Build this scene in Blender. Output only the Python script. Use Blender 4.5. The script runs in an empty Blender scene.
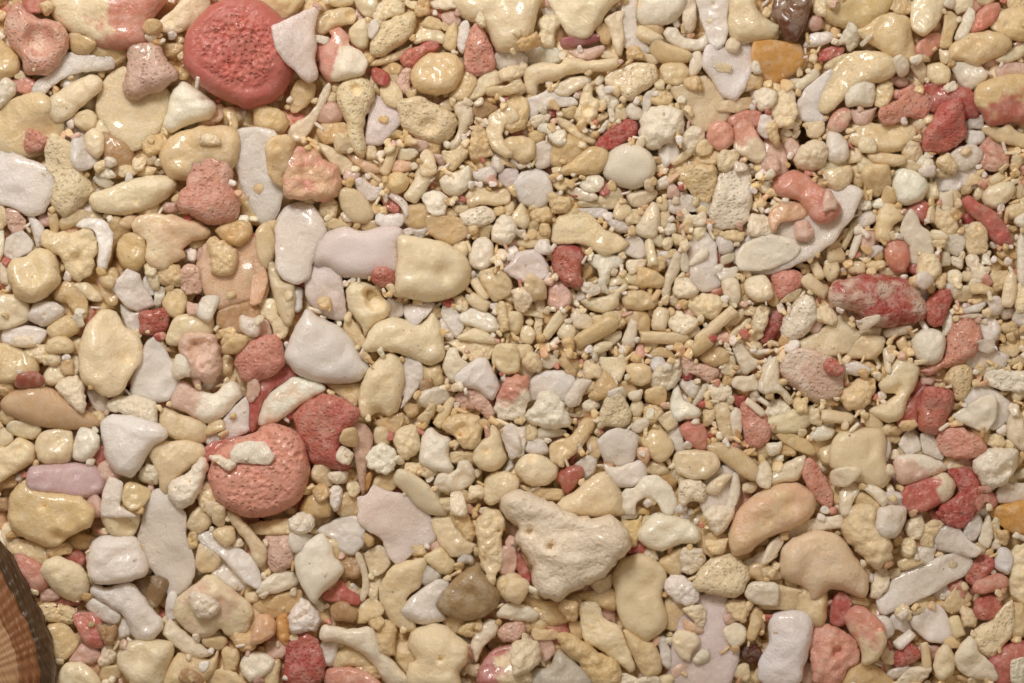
import bpy, math, random, re
import numpy as np
from mathutils import Vector, geometry

# ---------------------------------------------------------------- camera, light, exposure
sc = bpy.context.scene
sc.unit_settings.system = 'METRIC'
sc.unit_settings.scale_length = 0.01          # one unit is one centimetre of beach sand
K = 0.004                                     # centimetres for one pixel's width of sand
ZREF = 0.13                                   # mean height of the top grains
CAM_H = 12.0
cam_d = bpy.data.cameras.new('camera')
cam = bpy.data.objects.new('camera', cam_d)
sc.collection.objects.link(cam)
cam.location = (0, 0, CAM_H)
cam.rotation_euler = (0, 0, 0)
cam_d.sensor_width = 36
cam_d.lens = 36 * (CAM_H - ZREF) / (1024 * K)
cam_d.clip_start = 0.1
cam_d.clip_end = 500
sc.camera = cam

world = bpy.data.worlds.new('World')
sc.world = world
world.use_nodes = True
bg = world.node_tree.nodes['Background']
bg.inputs[0].default_value = (1.0, 0.78, 0.55, 1)
bg.inputs[1].default_value = 0.20


def area_lamp(name, loc, size, size_y, watts, color):
    d = bpy.data.lights.new(name, 'AREA')
    d.shape = 'RECTANGLE'
    d.size, d.size_y = size, size_y
    d.energy = watts
    d.color = color
    o = bpy.data.objects.new(name, d)
    sc.collection.objects.link(o)
    o.location = loc
    o.rotation_euler = (-Vector(loc)).to_track_quat('-Z', 'Y').to_euler()
    return o


area_lamp('softbox_lamp', (-3.2, 7.5, 8.5), 2.8, 2.8, 1130, (1.0, 0.955, 0.905))
area_lamp('fill_lamp', (6.5, -3.0, 7.0), 3.0, 3.0, 70, (1.0, 0.83, 0.68))

sc.view_settings.view_transform = 'Standard'
sc.view_settings.look = 'None'
sc.view_settings.exposure = -0.12
sc.view_settings.gamma = 1.0
sc.view_settings.use_curve_mapping = False
sc.render.engine = 'CYCLES'
sc.cycles.max_bounces = 6
sc.cycles.diffuse_bounces = 4
sc.cycles.glossy_bounces = 3
sc.cycles.transmission_bounces = 3
sc.cycles.use_denoising = True
sc.cycles.use_adaptive_sampling = True
sc.cycles.adaptive_threshold = 0.03
sc.cycles.caustics_reflective = False
sc.cycles.caustics_refractive = False

rng = np.random.default_rng(7)
random.seed(7)


def lin(h):
    c = [int(h[i:i + 2], 16) / 255 for i in (1, 3, 5)]
    return tuple(x / 12.92 if x <= .04045 else ((x + .055) / 1.055) ** 2.4 for x in c)


# colour of the material itself, word for the label
COL = {
    'w': ('#ece4dd', 'milky white'), 'W': ('#f3ead9', 'white'), 'l': ('#e6d8d4', 'lilac white'), 'L': ('#ebe3e4', 'lavender white'),
    'v': ('#d6b4b4', 'purple pink'), 'C': ('#e9d2a6', 'cream'), 'c': ('#dcbf8f', 'tan cream'), 'T4': ('#ead0ae', 'waxy cream'),
    'y': ('#dcbc8c', 'yellowish'), 't': ('#bc966c', 'brownish tan'), 'a': ('#d8b48a', 'tan'), 'o': ('#dca35a', 'amber'), 'O': ('#e0c28e', 'honey'),
    's': ('#e2b08c', 'peach'), 'q': ('#dcb4a0', 'dusty pink'), 'p': ('#d48b79', 'pink'), 'r': ('#c26358', 'red'), 'R': ('#ae4c46', 'dark red'),
    'h': ('#f0dfc9', 'pale chalky'),
    'm': ('#b86e70', 'purple red'), 'b': ('#5e3020', 'dark brown'), 'b2': ('#8a6a48', 'brown'), 'k': ('#a58c66', 'olive brown'), 'g': ('#c8beb0', 'grey'),
}
# from the palest to the deepest grain of a colour
SPAN = {
    'C': ('#f6e5c2', '#e4c590'), 'c': ('#ead0a2', '#d7b17b'), 'W': ('#faf1e0', '#f2dfbf'), 'w': ('#f6eee8', '#ecdfd0'), 'p': ('#e1a18e', '#cf806e'),
    'r': ('#cb7468', '#b8574e'), 'R': ('#bb5b52', '#a04440'), 'q': ('#e8c5b2', '#d5a694'), 'y': ('#e8cd9c', '#d8b47a'), 's': ('#eac2a0', '#dba780'),
    'l': ('#f0e2de', '#e4cfc9'),
}
LINC = {k: lin(v[0]) for k, v in COL.items()}

# ---------------------------------------------------------------- materials
def make_material(name, stuff=False, pits=0.0, pit_scale=26, fine=0.25, lumps=0.0, ridges=0.0, rough=(0.28, 0.5), sss=0.35, radius=0.10,
                  coat=0.25, specks=0.25, mottle=0.15, tone=(1.0, 0.90, 0.80), walk=False, masked=False):
    m = bpy.data.materials.new(name)
    m.use_nodes = True
    nt = m.node_tree
    N, L = nt.nodes, nt.links
    for n in list(N):
        N.remove(n)

    def node(t, **kw):
        n = N.new(t)
        for k, v in kw.items():
            setattr(n, k, v)
        return n

    def math_(op, a, b=None, clamp=False):
        n = node('ShaderNodeMath', operation=op, use_clamp=clamp)
        for i, v in enumerate((a, b)):
            if v is None:
                continue
            if isinstance(v, (int, float)):
                n.inputs[i].default_value = v
            else:
                L.new(v, n.inputs[i])
        return n.outputs[0]

    def ramp(v, lo, hi, a=0.0, b=1.0):
        n = node('ShaderNodeMapRange', interpolation_type='SMOOTHSTEP')
        L.new(v, n.inputs[0])
        for i, x in enumerate((lo, hi, a, b)):
            n.inputs[i + 1].default_value = x
        return n.outputs[0]

    def mix(f, a, b, blend='MIX'):
        n = node('ShaderNodeMix', data_type='RGBA', blend_type=blend)
        for s, v in ((n.inputs[0], f), (n.inputs[6], a), (n.inputs[7], b)):
            if isinstance(v, (int, float)):
                s.default_value = v
            elif isinstance(v, tuple):
                s.default_value = v + (1,) if len(v) == 3 else v
            else:
                L.new(v, s)
        return n.outputs[2]

    out = node('ShaderNodeOutputMaterial')
    bsdf = node('ShaderNodeBsdfPrincipled')
    L.new(bsdf.outputs[0], out.inputs[0])
    tc = node('ShaderNodeTexCoord')
    info = node('ShaderNodeObjectInfo')
    # every grain its own stretch of the pattern
    add = node('ShaderNodeVectorMath', operation='ADD')
    comb = node('ShaderNodeCombineXYZ')
    r40 = math_('MULTIPLY', info.outputs['Random'], 40.0)
    for i in range(3):
        L.new(r40, comb.inputs[i])
    L.new(tc.outputs['Object'], add.inputs[0])
    L.new(comb.outputs[0], add.inputs[1])
    P = add.outputs[0]

    def noise(scale, detail=4.0, rough_=0.55):
        n = node('ShaderNodeTexNoise')
        L.new(P, n.inputs['Vector'])
        n.inputs['Scale'].default_value = scale
        n.inputs['Detail'].default_value = detail
        n.inputs['Roughness'].default_value = rough_
        return n.outputs['Fac']

    def voronoi(scale, feature='F1'):
        n = node('ShaderNodeTexVoronoi', feature=feature)
        L.new(P, n.inputs['Vector'])
        n.inputs['Scale'].default_value = scale
        return n

    if stuff:
        a = node('ShaderNodeAttribute', attribute_name='grain_color', attribute_type='GEOMETRY')
        base = a.outputs['Color']
    else:
        tint = node('ShaderNodeAttribute', attribute_name='tint', attribute_type='OBJECT')
        amount = node('ShaderNodeAttribute', attribute_name='tint_amount', attribute_type='OBJECT')
        way = node('ShaderNodeAttribute', attribute_name='tint_way', attribute_type='OBJECT')
        dot = node('ShaderNodeVectorMath', operation='DOT_PRODUCT')
        L.new(tc.outputs['Object'], dot.inputs[0])
        L.new(way.outputs['Vector'], dot.inputs[1])
        n1 = noise(9.0, 3.0)
        s = math_('ADD', math_('MULTIPLY', math_('SUBTRACT', n1, 0.5), 1.8), dot.outputs['Value'])
        f = math_('MULTIPLY', ramp(s, -0.16, 0.16), amount.outputs['Fac'])
        base = mix(f, info.outputs['Color'], tint.outputs['Color'])
    # natural unevenness of the shell itself: cloudy patches, warm stains, fine grain
    c1 = noise(5.0, 1.0)
    base = mix(ramp(c1, 0.35, 0.7, 0.0, mottle), base, (0.72, 0.50, 0.27), 'MIX')
    c2 = noise(24.0, 2.0, 0.65)
    base = mix(ramp(c2, 0.42, 0.68, 0.0, mottle * 1.1), base, (0.92, 0.86, 0.76), 'MIX')
    if specks:
        v = voronoi(34.0)
        sel = node('ShaderNodeSeparateColor')
        L.new(v.outputs['Color'], sel.inputs[0])
        near = ramp(v.outputs['Distance'], 0.10, 0.2, 1.0, 0.0)
        keep = ramp(sel.outputs[0], 0.90, 0.93, 0.0, 1.0)
        patch = ramp(c1, 0.46, 0.6)
        f = math_('MULTIPLY', math_('MULTIPLY', near, keep), math_('MULTIPLY', patch, specks * 2.2), True)
        base = mix(f, base, (0.16, 0.09, 0.045))
    if pits:
        pv = voronoi(pit_scale)
        pit = ramp(pv.outputs['Distance'], 0.05, 0.5, 1.0, 0.0)
        psel = node('ShaderNodeSeparateColor')
        L.new(pv.outputs['Color'], psel.inputs[0])
        pit = math_('MULTIPLY', pit, ramp(psel.outputs[1], 0.25, 0.6))
        if masked:
            am = node('ShaderNodeAttribute', attribute_name='pitted', attribute_type='GEOMETRY')
            pit = math_('MULTIPLY', pit, am.outputs['Fac'])
    L.new(base, bsdf.inputs['Base Color'])
    # relief
    h = math_('MULTIPLY', noise(46.0, 2.0, 0.65), fine * 2.0)
    if pits:
        h = math_('SUBTRACT', h, math_('MULTIPLY', pit, pits))
    if lumps:
        lv = voronoi(19.0)
        h = math_('SUBTRACT', h, math_('MULTIPLY', lv.outputs['Distance'], lumps))
    if ridges:
        w = node('ShaderNodeTexWave', wave_type='BANDS', bands_direction='DIAGONAL')
        L.new(tc.outputs['Object'], w.inputs['Vector'])
        w.inputs['Scale'].default_value = 62.0
        w.inputs['Distortion'].default_value = 1.2
        w.inputs['Detail Scale'].default_value = 2.0
        h = math_('ADD', h, math_('MULTIPLY', w.outputs['Fac'], ridges))
    bump = node('ShaderNodeBump')
    bump.inputs['Strength'].default_value = 0.9
    bump.inputs['Distance'].default_value = 0.022
    L.new(h, bump.inputs['Height'])
    L.new(bump.outputs[0], bsdf.inputs['Normal'])
    rg = ramp(c2, 0.32, 0.68, rough[0], rough[1])
    L.new(rg, bsdf.inputs['Roughness'])
    bsdf.inputs['IOR'].default_value = 1.45
    bsdf.inputs['Specular IOR Level'].default_value = 0.45
    bsdf.inputs['Subsurface Weight'].default_value = sss
    bsdf.inputs['Subsurface Radius'].default_value = tone
    bsdf.subsurface_method = 'RANDOM_WALK' if walk else 'BURLEY'
    bsdf.inputs['Subsurface Scale'].default_value = radius
    wet = math_('MULTIPLY', ramp(c1, 0.40, 0.58), coat)
    L.new(wet, bsdf.inputs['Coat Weight'])
    bsdf.inputs['Coat Roughness'].default_value = 0.09
    return m


MAT = {
    's': make_material('waxy_shell', fine=0.2, rough=(0.30, 0.52), sss=0.65, radius=0.09, coat=0.4, tone=(1.0, 0.82, 0.66)),
    'c': make_material('frosted_chip', fine=0.2, ridges=0.045, rough=(0.28, 0.48), sss=0.7, radius=0.08, coat=0.4, specks=0.1, mottle=0.2, tone=(1.0, 0.90, 0.80)),
    'F': make_material('smooth_slab', fine=0.14, rough=(0.30, 0.52), sss=0.65, radius=0.10, coat=0.25, specks=0.15, mottle=0.12, tone=(1.0, 0.80, 0.62)),
    'k': make_material('crumbly_shell', fine=0.32, lumps=0.3, rough=(0.34, 0.58), sss=0.55, radius=0.08, coat=0.35, specks=0.2),
    'p': make_material('porous_coral', fine=0.28, pits=0.42, pit_scale=66, rough=(0.32, 0.58), sss=0.5, radius=0.06, coat=0.4, specks=0.12, mottle=0.14),
    'g': make_material('ribbed_shell', fine=0.10, ridges=0.07, rough=(0.30, 0.48), sss=0.6, radius=0.10, coat=0.3, specks=0.0),
    'r': make_material('smooth_rod', fine=0.16, rough=(0.30, 0.5), sss=0.6, radius=0.09, coat=0.35, specks=0.1),
}
MAT['D'] = make_material('pitted_coral', fine=0.13, pits=1.1, pit_scale=58, masked=True, rough=(0.32, 0.58), sss=0.45, radius=0.05, coat=0.3, specks=0.0, mottle=0.05)
MAT['P'] = make_material('chalky_rock', fine=0.30, pits=0.22, pit_scale=40, rough=(0.38, 0.6), sss=0.55, radius=0.08, coat=0.3)
MAT_STUFF = make_material('small_grain', stuff=True, fine=0.2, rough=(0.3, 0.52), sss=0.5, radius=0.05, coat=0.35, specks=0.0)

LAYOUT = """
T 0 0 4
Cp>0:s1 215,-40 222,40 260,100 340,150 430,185 500,190 575,165 590,100 620,50 655,0 650,-40 # large cream and rose lump cut by the top edge
p:s1 95,-30 200,-30 205,10 170,45 120,50 95,15
qp:p3 30,40 60,10 95,20 120,50 170,75 230,85 270,120 280,170 265,215 230,260 190,295 130,298 90,275 75,220 35,175 15,120 @ 165,165,62,.6 # dusty rose cup-shaped coral lump far above the tan striped shell
w:c3 125,360 150,320 215,285 235,240 270,212 330,218 430,222 458,245 450,275 400,285 330,290 280,300 210,345 170,380 135,385 # bent white boot-shaped sliver
C:s3 170,430 185,400 240,360 320,315 370,300 402,320 400,365 360,400 320,435 280,475 230,492 185,470 # glossy cream bean under the white sliver
C:s2 300,460 350,440 385,465 380,510 340,522 300,500
C:c2 385,420 400,360 430,310 490,270 560,300 640,340 680,380 665,440 640,510 580,570 520,600 470,580 430,510 395,460 # broad cream fan-shaped shell chip
q:p4 512,155 570,160 620,170 655,205 670,245 718,295 700,325 640,365 580,385 525,398 490,365 500,290 508,220 # pale pink porous wedge lying on the cream fan
W:s3 700,350 735,325 790,360 850,405 860,440 830,475 740,505 690,528 655,505 670,440 680,390 # smooth white three-cornered pebble
r:D4 735,200 750,130 800,60 860,10 940,-15 1030,0 1110,50 1165,120 1185,200 1170,300 1130,370 1070,415 980,432 900,405 820,360 770,310 740,260 # big red disc with pitted face
C:s3 632,95 680,50 720,10 760,-25 830,-20 835,30 800,80 740,120 690,135 645,125
c:s1 280,140 330,140 385,175 350,215 290,215; 370,190 430,175 500,200 495,235 440,260 380,235; -20,160 30,185 70,230 75,280 30,310 -20,320
W:k3 -10,340 30,305 65,345 55,385 20,420 -20,440
c:s0 -20,500 30,430 90,395 170,390 230,440 240,520 180,600 90,620 -20,600
p:p3 95,570 115,515 150,525 195,555 185,585 150,610 100,605
w:c2 -30,570 60,600 110,640 190,670 215,700 220,745 180,840 120,855 60,830 -30,790 # flat white slab beside a crumbly cream piece
C:p1 210,555 260,570 300,610 325,690 365,760 320,810 260,860 210,810 215,730 190,650
w:s2 290,560 325,535 345,570 400,625 380,660 320,680 290,640
C:s2 340,540 375,515 415,545 415,600 390,630 350,600
t:s0 415,540 480,560 525,600 525,690 430,700 415,630
C:k1 570,580 610,540 680,540 670,590 600,625
c:s2 645,630 660,580 710,535 800,512 900,510 945,530 950,590 930,660 870,700 760,720 680,700 # waxy cream pebble carrying a crumbly crust
C:k4 800,545 830,530 870,540 882,575 840,585 800,575
s:s0 800,480 870,420 895,440 880,480 800,515
e W:k3 442,648 52 38 0; C:s3 925,470 95 52 -65; C:k2 400,665 60 40 20; C:s1 590,640 70 60 0; c:s1 610,110 80 60 30; c:s0 690,200 100 60 0; c:s1 740,290 70 60 40; C:s1 555,655 50 70 0; p:s0 90,340 100 70 0; c:s1 190,30 60 60 0
T 256 0 4
l:c4 62,110 120,80 190,40 240,15 250,40 235,110 240,180 235,240 248,285 240,315 210,328 180,310 130,265 80,200 # frosted lilac tooth-shaped glassy chip
C:s3 238,90 260,55 320,35 375,28 400,60 385,95 320,110 270,140 240,130 @ 378,62,20,.7
c:s1 30,0 100,-20 180,-10 170,30 110,75 50,60; 295,-20 390,-20 385,15 330,28 298,15
C:s2 395,-20 470,-20 485,20 470,65 430,60 400,20
C:k2 470,40 500,5 560,-10 590,25 580,65 520,75 500,110 470,95
w:c3 445,95 475,75 495,105 470,155 450,150
C:s1 375,120 420,80 450,100 445,180 410,190 380,165
pW>-30:s3 240,210 245,180 300,150 290,125 330,108 370,145 375,180 420,210 445,250 430,295 360,320 300,325 265,295 250,250 # pink lump with a pale lower corner
C:p3 455,200 465,150 500,100 560,65 620,50 642,80 620,140 570,185 520,215 475,225 # speckled cream tear-shaped piece
r:p3 578,230 600,200 650,185 700,155 730,170 730,200 680,220 650,250 610,275 585,260
c:s4 615,300 640,250 690,212 750,205 800,220 830,260 825,310 790,360 730,385 670,375 630,345 # smooth round tan pebble
c:s2 775,380 830,275 870,300 880,340 840,395 800,400
p:p3 830,210 845,150 870,100 900,105 930,160 955,230 945,280 880,305 845,290 828,250 # upright pink cone by the top edge
w:s3 803,180 815,100 840,82 855,110 845,170 825,215
C:s1 805,30 830,-20 1100,-20 1110,60 1090,140 1050,190 1000,203 955,190 930,130 890,95 840,70 # large wavy cream piece at the top edge
r:s3 462,275 490,270 530,295 530,335 500,345 465,315
C:s2 500,345 530,320 570,345 585,390 560,430 520,415 498,380
q:p1 565,330 590,280 620,280 615,340 630,370 590,375
C:p3 565,420 590,400 650,392 720,415 780,450 800,495 780,540 740,570 690,572 620,540 580,500 568,455 @ 690,505,34,.35 # oval cream stone with a dimple
C:p3 323,375 350,330 410,310 465,335 470,390 445,450 430,510 440,580 430,628 400,610 370,560 360,490 335,430 @ 400,360,22,.5 # chalky tapered tooth pointing down
l:c1 450,500 455,430 480,385 520,405 560,440 572,490 540,530 500,570 440,568
W:s4 125,540 140,500 200,465 240,420 260,370 290,330 302,350 280,410 250,470 220,520 180,565 140,562 # white diagonal sliver below the lilac tooth
C:s2 135,420 140,375 160,330 200,310 235,340 230,390 190,430 150,450
q:s0 250,480 270,420 320,415 345,470 300,500
c:s1 250,510 280,490 350,495 370,530 340,560 280,570 250,545
C:s3 312,560 330,532 365,545 385,590 360,612 320,605
y:s1 0,430 60,430 110,455 125,495 100,530 40,530 0,510
c:s2 45,590 70,550 130,545 155,570 145,640 160,680 100,740 50,690
C:s1 240,575 300,590 370,640 390,690 330,690 300,650
s:s3 360,620 400,618 440,640 490,670 500,690 430,690
C:s3 655,620 685,595 710,620 722,690 660,700
C:s3 920,530 930,470 980,430 1030,430 1050,470 1030,490 1000,500 985,540 1010,590 1030,620 1000,630 950,600 # cream C-shaped curl
C:s2 850,400 870,340 930,280 985,300 985,330 930,365 890,395
C:s3 920,360 940,345 1000,340 1040,325 1070,340 1070,360 1000,380 930,382
w:c1 958,230 975,208 1040,205 1080,230 1070,260 980,280
C:k3 855,560 870,515 905,508 930,540 935,590 950,620 870,640 850,610
W:s2 790,430 830,405 868,440 865,490 830,540 820,580 790,600 770,580 800,540 810,490
t:s1 870,430 900,405 960,425 965,450 910,480 880,470
C:k2 745,610 780,600 840,575 860,600 830,640 780,680
C:s2 630,150 670,110 720,110 760,150 750,175 680,165 640,175; 660,100 690,65 735,80 740,115 700,115
c:s1 750,180 770,110 800,90 805,150 790,200; 460,250 530,220 600,190 620,170 610,200 560,240 480,262
W:k1 700,10 760,-10 800,0 800,30 730,35
e W:s4 255,158 66 34 -5; C:s2 605,615 80 60 0; q:s1 640,575 90 50 -20; q:s1 740,630 60 50 0; s:s2 580,665 100 50 10; q:s0 775,75 80 60 0; c:s0 665,30 60 80 0; C:s1 620,375 40 50 0; c:s0 80,380 60 60 0; C:s1 330,350 60 40 20; C:s1 300,385 50 60 0; c:s1 545,600 60 40 30; C:s1 470,350 50 60 0; c:s1 830,700 90 60 0; C:s1 770,420 70 50 30; C:s1 460,610 50 70 0; c:s1 700,590 90 50 -20; C:s2 1010,300 90 50 15; c:s1 940,520 50 60 0; c:s0 540,280 80 60 0; C:s2 900,80 40 60 0; r C:r3 510,700 560,580 44
T 512 0 4
C:s1 140,-20 180,50 215,110 235,140 300,145 340,100 380,40 425,-20 # cream blunt cone pointing down from the top edge
C:k3 100,85 135,60 180,65 195,95 175,130 170,180 130,190 100,160 110,120
m:g4 193,165 215,148 330,135 355,150 350,165 270,185 215,195 195,185 # small purple-red ribbed barrel
q:s2 230,205 300,195 360,180 370,200 330,235 280,240
W:s3 370,80 410,50 440,42 452,60 440,90 450,140 440,215 420,220 400,170 385,115 # white curved horn
w:c0 440,0 500,-20 500,100 540,170 560,200 500,205 450,180 445,110
W:s3 500,60 515,10 540,-20 690,-20 685,40 650,85 580,105 520,100 # pale boulder cut by the top edge
W:c1 -40,225 60,195 150,188 185,205 205,240 120,262 60,255 40,235
C:s3 65,265 100,250 190,255 215,228 260,235 300,245 360,240 420,235 425,265 370,285 300,290 230,300 170,325 110,335 100,380 60,370 48,300 # long cream branch with a hooked end
W:s2 165,360 200,325 260,305 310,310 305,340 260,360 220,385 180,385
w:s1 60,400 130,370 150,350 180,380 240,395 250,420 170,430 120,440 90,475 70,460 75,430
C:k3 245,460 265,420 290,340 320,335 325,380 348,410 340,460 300,500 260,490 @ 297,440,22,.7
W:k4 335,360 360,335 385,365 430,390 430,420 410,440 415,480 390,485 380,430 350,400
C:p4 365,320 390,290 450,260 520,250 580,265 585,310 560,345 520,370 480,405 445,395 420,360 375,340 # pitted cream shield-shaped stone
C:s1 500,125 520,105 590,140 600,160 550,175 505,150
C:g2 555,195 565,145 620,175 700,205 720,230 690,250 600,250 565,225
W:s3 605,140 625,110 660,115 690,150 740,155 780,130 790,170 760,200 700,205 640,180 # curved white tube
C:s3 590,275 620,250 680,248 710,280 700,320 660,345 610,330
W:s3 710,250 720,215 750,205 765,250 745,290 720,310 705,290
w:c3 735,0 745,-20 880,-20 860,60 865,120 850,170 820,198 790,180 765,110 # glassy white blade hanging from the top edge
W:s3 680,60 700,-20 730,-10 738,80 720,130 690,120
C:s2 870,60 880,-20 960,-20 990,60 1060,100 1040,150 970,165 900,172 870,130
W:s4 850,180 875,148 915,175 895,210 860,205
w:c2 762,260 775,190 800,180 850,185 950,180 955,280 930,340 890,395 840,375 800,320 # translucent pale plate with a flake on top
C:c4 800,265 830,250 880,262 870,290 820,285
C:c1 645,360 690,335 770,310 810,340 850,400 870,440 830,500 780,525 720,490 680,430
C:c3 810,420 860,400 955,388 960,425 900,450 820,445
W:k4 505,510 520,460 570,425 630,420 680,445 695,500 670,545 620,580 560,605 520,575 # knobbly white cauliflower-like ball
R:p4 335,580 345,555 400,510 450,478 500,485 500,540 450,570 380,605 345,600 # granular red slanting lozenge
W:g4 372,650 390,605 450,572 510,578 560,620 575,660 560,720 500,755 440,750 390,730 360,690 # finely ridged white oval shell
C:s3 170,480 195,470 240,490 300,540 335,560 325,578 270,560 200,510
W:k3 100,515 125,490 155,500 150,530 115,530
W:s3 290,510 340,520 375,480 390,490 365,530 320,532; 455,430 480,408 520,440 520,475 480,480 460,460
w:s1 505,420 540,370 570,370 560,400 540,450 525,455 520,420
C:s2 -30,560 40,545 90,570 85,630 40,650 -20,620
w:c3 90,580 130,562 162,590 155,660 110,678 85,650
c:s0 160,600 200,540 280,570 300,620 220,670 165,660
C:s1 190,690 250,640 310,590 370,600 380,630 340,690
C:k1 -20,420 0,375 40,385 65,430 50,500 0,520 -40,500
W:k2 680,540 710,510 760,510 775,570 730,620 680,590
p:s4 778,530 800,490 850,485 885,520 880,575 840,605 790,580 # smooth pink ball
p:s1 870,470 930,445 990,450 1000,490 960,510 880,505
pW>-90:s4 885,510 920,475 960,490 980,530 1010,580 1020,630 980,655 910,620 885,590 # pink upright lump with a white base
q:s2 980,510 1030,460 1060,520 1030,560 990,540
o:c3 955,200 970,165 1050,160 1150,180 1170,250 1130,290 1060,330 1000,320 960,260 # amber translucent block
W:k3 970,370 1010,350 1060,370 1040,430 990,440
e W:s4 180,540 78 64 0; W:s2 20,345 66 72 0; C:k3 860,640 84 90 0; W:s4 915,665 54 42 10; c:s2 770,645 150 80 15; w:s2 630,615 82 110 20; C:s2 690,620 110 34 35; c:s1 230,450 60 50 0; C:s1 440,455 60 60 0; c:s1 360,465 60 30 30; C:s1 600,385 100 70 -10; C:s1 590,335 50 50 0; c:s1 490,215 60 60 0; C:s1 520,225 120 50 -20; c:s1 70,170 110 60 25; C:s1 20,280 80 60 20; c:s1 960,330 90 80 0; W:s1 110,480 80 50 20; r:s0 150,450 70 50 0; R:s0 20,540 60 50 0; c:s0 100,545 80 50 0; C:s1 440,640 60 40 0; w:s0 150,40 70 60 30; c:s1 370,130 60 100 20; C:s1 390,225 80 40 -20; c:s1 470,330 40 40 0; W:s3 975,270 40 50 0; C:s2 770,590 70 60 0; c:s1 720,330 60 70 0
T 768 0 4
b:s4 15,50 40,-20 170,-20 165,60 140,130 110,170 70,165 45,110 # dark brown stone at the top edge
O:s1 235,50 270,-20 480,-20 475,40 430,90 370,118 300,110 240,80 # large honey-yellow waxy piece at the top edge
c:s1 360,130 400,110 440,70 500,62 560,80 570,150 595,240 560,250 500,230 440,190
C:s3 205,430 220,350 260,280 320,220 390,202 470,215 505,250 500,300 440,330 370,340 310,390 270,430 240,450 # big cream boomerang-shaped piece
W:s4 305,390 330,340 380,318 425,335 430,380 415,425 350,425 315,425; 495,240 530,218 565,255 560,295 525,305
C:k4 420,390 435,340 480,320 505,345 500,390 470,430 425,425
C:s3 570,260 620,250 635,300 620,335 580,290; 635,260 690,250 728,280 720,330 670,340 635,310
W:c4 728,260 760,242 850,265 880,295 860,330 810,362 770,340 # white wedge with a blunt end
c:s2 725,240 740,180 800,140 880,128 950,150 968,180 940,215 880,240 840,265 770,240 # long smooth tan-cream pebble near the rice-like grain
W:s4 745,150 770,90 800,30 825,40 825,80 790,160 765,178 # white rice-like grain leaning by a red pebble
p:s3 810,130 830,60 870,20 920,10 930,40 910,80 870,115
c:s1 895,100 930,50 990,30 1050,30 1050,150 960,150
C:s2 570,90 580,10 620,-20 720,-20 700,40 670,100 620,142 580,120; 685,180 700,110 705,60 730,50 760,80 740,140 735,185 700,192
p:s1 590,190 640,140 685,140 685,180 640,230 605,225
W:s3 370,170 410,138 415,150 380,185
W:k4 270,180 300,130 315,85 355,110 365,170 330,210 310,180
w:s2 145,180 175,135 250,130 260,160 220,180 160,190
r:p4 198,240 215,200 260,183 305,190 300,215 250,240 210,245 # small red fleck beside the boomerang
C:s2 225,270 240,245 310,215 300,250 250,280
W:s4 82,335 100,315 140,310 175,275 205,280 205,310 160,340 130,365 95,360
C:k2 10,400 60,358 100,370 115,450 90,510 30,500 10,450
w:c1 110,430 160,350 240,290 270,300 220,380 205,440 240,470 190,485 130,470
C:c2 150,490 220,485 225,520 200,555 160,545
w:s3 230,600 240,530 280,530 320,570 320,630 280,650 240,640
W:k4 100,640 130,580 180,560 235,575 240,630 200,680 130,680
pW:s4 235,500 260,450 300,428 335,440 330,480 300,525 250,525
p:p4 435,460 450,430 510,405 550,370 610,358 660,380 665,420 630,470 600,480 560,470 500,500 450,490 # bright pink two-lobed nugget
r:p4 615,570 640,500 680,430 740,392 775,410 790,480 795,540 750,590 690,615 630,605 # red granular rhombus
R:s1 640,340 720,340 800,360 830,420 820,470 660,440 630,380
yr>-60:s2 815,400 850,340 920,310 1040,310 1040,480 960,490 880,495 850,450 # cream pebble with a red underside near the red rhombus
c:s2 325,560 345,510 390,490 480,500 560,500 585,520 570,560 520,600 440,610 370,590
C:s3 360,590 370,550 410,548 435,580 430,610 380,610
C:r3 395,620 430,608 540,620 550,650 500,665 420,650
C:s2 360,690 370,610 400,630 470,660 470,690
C:k2 530,600 560,562 600,570 620,610 590,650 550,640
qp:k4 830,620 845,580 880,550 920,580 965,610 960,660 900,690 845,660
C:s3 850,510 880,495 930,510 960,495 1000,530 1050,540 1050,600 980,580 900,560
q:s1 -10,560 40,560 70,620 70,690 -20,690
C:s2 910,240 960,200 1030,160 1040,210 960,250
q:s1 915,280 960,250 1040,260 1040,300 930,310
e C:s3 705,225 44 64 0; C:s2 345,630 60 60 0; W:s2 630,660 84 72 0; C:s3 715,655 70 84 30; w:s1 790,630 120 90 20; w:s2 825,550 70 72 0; w:s2 830,490 76 60 0; q:s1 100,600 60 90 20; p:p1 545,370 90 60 20; q:s1 520,325 80 44 0; q:s1 380,460 110 64 0; c:s1 590,520 60 60 0; C:s1 210,30 60 84 0; C:s1 260,15 50 50 0; c:s2 530,20 90 80 0; W:s3 725,15 44 44 0; C:s1 775,20 90 70 20; C:s2 870,0 80 44 0; C:s2 20,530 50 90 20; w:s2 -10,500 60 90 0; C:s2 560,665 90 50 0; W:s2 260,665 120 60 10; q:s1 190,90 60 60 0; C:s1 20,130 50 80 0; C:s1 450,540 70 40 0; w:s1 980,480 90 50 20; C:s2 1000,640 70 60 0; q:s2 20,660 60 60 0; c:s0 260,370 60 60 0; C:s1 610,240 70 40 20; W:s2 730,345 60 40 20; C:s0 990,10 80 50 0
T 0 171 4
C:s4 355,120 370,85 430,70 500,40 580,18 660,15 700,35 705,70 660,115 600,150 520,175 440,175 380,160 # long glossy cream bean
W:s4 370,30 400,15 455,45 440,70 395,60
pq:p4 760,-40 830,-55 905,-45 935,0 925,50 960,100 960,170 930,200 850,215 770,180 715,160 715,100 750,50 # rose sponge-like porous square
q:p2 20,170 30,150 70,160 100,200 90,240 60,255 35,230
C:s2 -10,140 20,150 30,200 10,230 -20,230
w:c1 30,270 90,245 130,290 120,320 60,350 20,330
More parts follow.
